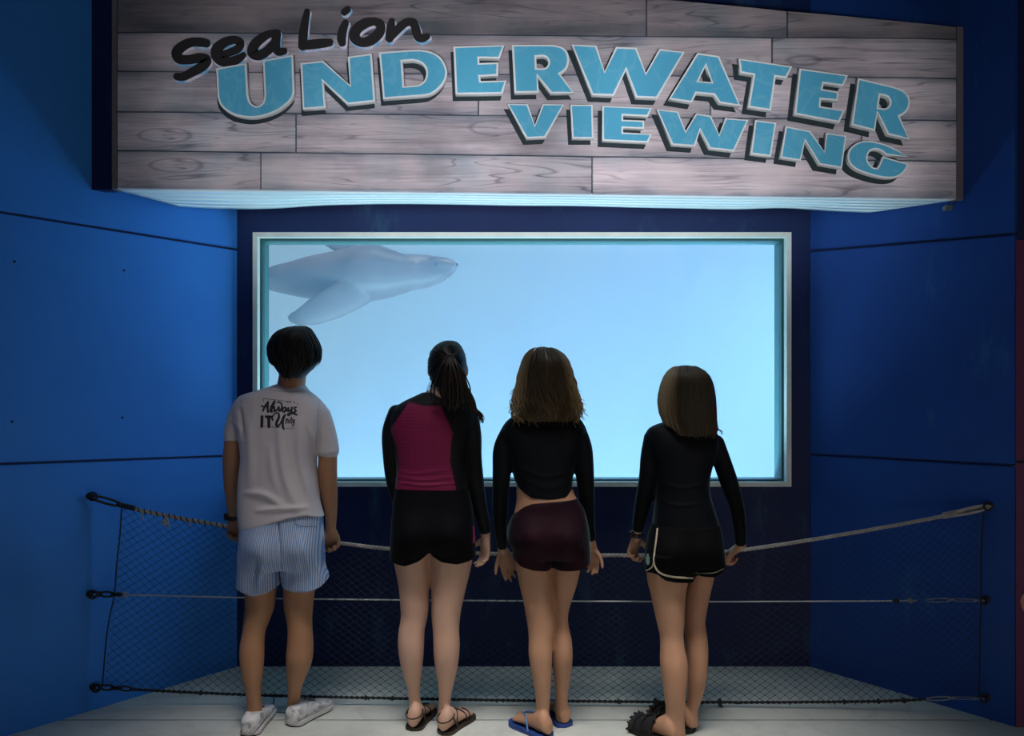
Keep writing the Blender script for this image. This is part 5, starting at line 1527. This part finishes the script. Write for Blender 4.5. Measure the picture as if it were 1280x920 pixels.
HR = [(456.5, 850, 864, -.008, .02), (459, 841, 872, -.008, .055), (464, 835, 880, -.01, .08), (471, 830.5, 886, -.012, .097), (481, 827, 890, -.014, .103), (493, 824.6, 892, -.016, .102), (506, 824.2, 892.8, -.022, .096), (516, 825.5, 893.2, -.03, .088), (526, 829.5, 893.8, -.042, .078), (536, 834, 895.5, -.054, .068), (545, 842, 892, -.062, .055)]
M_h4 = hair_mat('hair_straight_brown', (.007, .007, .008), (.46, .35, .20), (.70, .58, .32))
locks = []
for k in range(260):
    phi = rh.uniform(math.pi * .88, math.pi * 2.12); cs = math.cos(phi)
    y0 = 458 + rh.uniform(0, 1) ** 2 * 45; y1 = rh.uniform(528, 549) - 16 * max(0, -cs) ** 2
    p_, r_ = straight_lock(HR, D, y0, y1, phi, .002, .5, .0018, .0062, .0018, 16, rh.uniform(-.06, .06), rh.uniform(0, .004), rh.uniform(0, 6))
    locks.append((p_, r_, min(1, max(0, (-cs - .55) * 2.6 + rh.gauss(.02, .06)))))  # left-hand locks lightened, glow from behind put into the colour
for k in range(8):
    pts = [(892, 520 + k, -.03), (895.5, 530 + k, -.04), (899 + k * .4, 538, -.045), (903 + rh.uniform(-2, 2), 541 + rh.uniform(-2, 3), -.045)]
    sp_ = spline(pts, 4); locks.append(([P(q[0], q[1], D + q[2]) for q in sp_], [.004 * (1 - .8 * i / len(sp_)) for i in range(len(sp_))], .2))
hair_obj('hair', D, HR, locks, M_h4, w3_, inset=3.5)
bm = bmesh.new()
vloft(bm, D, [(526, 836, 880, -.002, .058), (530, 822, 886, 0, .068), (535, 812, 891, 0, .078), (542, 807.5, 896, 0, .088), (552, 807, 898, 0, .098), (566, 809.5, 896.5, 0, .102), (586, 816, 889, 0, .10), (605, 818.5, 886, 0, .098), (625, 819, 888.5, 0, .10), (645, 817, 895, 0, .11), (662, 814.5, 899.5, 0, .118)], 34, 2.4)
limb(bm, D, LA[:-1], 1.0); limb(bm, D, RA[:-1], 1.0)
finish('long_sleeved_top', bm, fabric('top_black_b', (.0025, .0035, .006), .65, .16), w3_, .005, 3, post=lambda a, me: ridges(a, [([(822, 600), (850, 610), (884, 604)], .004, 2.5), ([(822, 625), (850, 632), (886, 628)], .004, 2.5)], D))
bm = bmesh.new()
vloft(bm, D, [(654, 815, 898, 0, .114), (668, 810.5, 901.5, -.003, .122), (684, 807.5, 903.6, -.006, .128), (700, 806.6, 904.8, -.004, .122), (706, 806.6, 905, 0, .116)], 34, 2.4)
vloft(bm, D, [(690, 807, 866, -.02, .108), (706, 806.4, 867.5, -.02, .104), (718, 806.4, 868, -.02, .102)], 24, 2.3)
vloft(bm, D, [(690, 862, 904.4, .02, .098), (706, 864, 905, .02, .095), (716, 865, 904.8, .02, .092)], 24, 2.3)
s3 = finish('shorts', bm, fabric('shorts_black_b', (.002, .002, .003), .85, .05), w3_, .005, 3, post=lambda a, me: hem_warp(D, [806, 814, 822, 832, 848, 866, 872, 893, 905], [-3, -6, -5, 1.5, 4, 5.5, 0, 0, -5], 692, 718)(bumps(a, [(836, 690, 19, 20, .03), (882, 688, 16, 20, .02)], D), me))
bv = bvh_of(s3)
bm = bmesh.new()
def trim(pts, r=.0042):
    q = [on_surface(bv, p[0], p[1], .001) for p in spline(pts, 5)]
    q = [x for x in q if x is not None]
    # drop jumps between the two legs
    run_ = [q[0]]
    for x in q[1:]:
        if (x - run_[-1]).length < .05: run_.append(x)
    tube(bm, run_, r, 7, .5)
trim([(822, 661), (820.5, 675), (818.5, 690), (817.5, 702), (821, 712), (829, 718), (842, 721), (856, 722.3), (866, 722.6)])
trim([(817.5, 702), (815, 709), (808, 713.5)], .0036)
trim([(870, 716.3), (880, 716.4), (893, 715.6), (903.5, 711)])
o = obj('cream_trim', bm, plain('trim_cream', (.56, .50, .36), .8), s3, True); o['label'] = 'cream piping along the hem and side slit'; o['kind'] = 'stuff'
bm = bmesh.new()
for k in range(4): ribbon(bm, bv, [(808.2 + k * 1.2, 691 + 3 * abs(k - 1.5)), (808.4 + k * 1.1, 699), (808.6 + k * 1.1, 707 - 2 * abs(k - 1.5))], .62, .0015)
o = obj('side_patch', bm, plain('patch_mint', (.30, .46, .36), .8), s3); o['label'] = 'pale green patch in the side slit'
watch('wrist_watch', P(796.6, 667, D + .135), P(796.0, 672, D + .14) - P(798.5, 655, D + .11), .025, M_strap, w3_, (-1, -.3, 0))
M_sl_ = plain('slide_black', (.007, .007, .008), .8)
for F in (FL, FR):
    bm = bmesh.new(); F.sole(bm, .0, .022, .006); s = obj('slide_sandal', bm, M_sl_, w3_)
    bm = bmesh.new(); rings = []
    for t_ in (.42, .48, .56, .64, .72, .78):
        rings.append([F.p(t_, (F.w(t_) + .009) * math.cos(a), .016 + (F.top(t_) + .016) * max(0, math.sin(a)) ** .8) for a in [math.pi * k / 16 for k in range(17)]] +
                     [F.p(t_, (F.w(t_) + .002) * math.cos(a), .012 + (F.top(t_) + .008) * max(0, math.sin(a)) ** .8) for a in [math.pi * k / 16 for k in range(16, -1, -1)]])
    loft(bm, rings)
    obj('upper_band', bm, M_sl_, s, True)
    for e, t_ in enumerate((.42, .60, .78)):      # frilled edges
        bm = bmesh.new(); top_, bot_ = [], []
        for k in range(121):
            a = math.pi * k / 120; rip = .0055 * math.sin(a * 14 + e) + .002 * math.sin(a * 31)
            base_ = F.p(t_, (F.w(t_) + .010) * math.cos(a), .016 + (F.top(t_) + .017) * max(0, math.sin(a)) ** .8)
            out = (Vector((0, 0, 1)) * math.sin(a) + F.s * math.cos(a))
            bot_.append(base_); top_.append(base_ + out * (.012 + rip * .35) + F.d * (.016 * (e - .6) + rip))
        a_ = [bm.verts.new(p) for p in bot_]; b_ = [bm.verts.new(p) for p in top_]
        for i in range(120): bm.faces.new([a_[i], a_[i + 1], b_[i + 1], b_[i]])
        fr_ = obj('ruffle', bm, M_sl_, s, True)
        m = fr_.modifiers.new('s', 'SOLIDIFY'); m.thickness = .0025
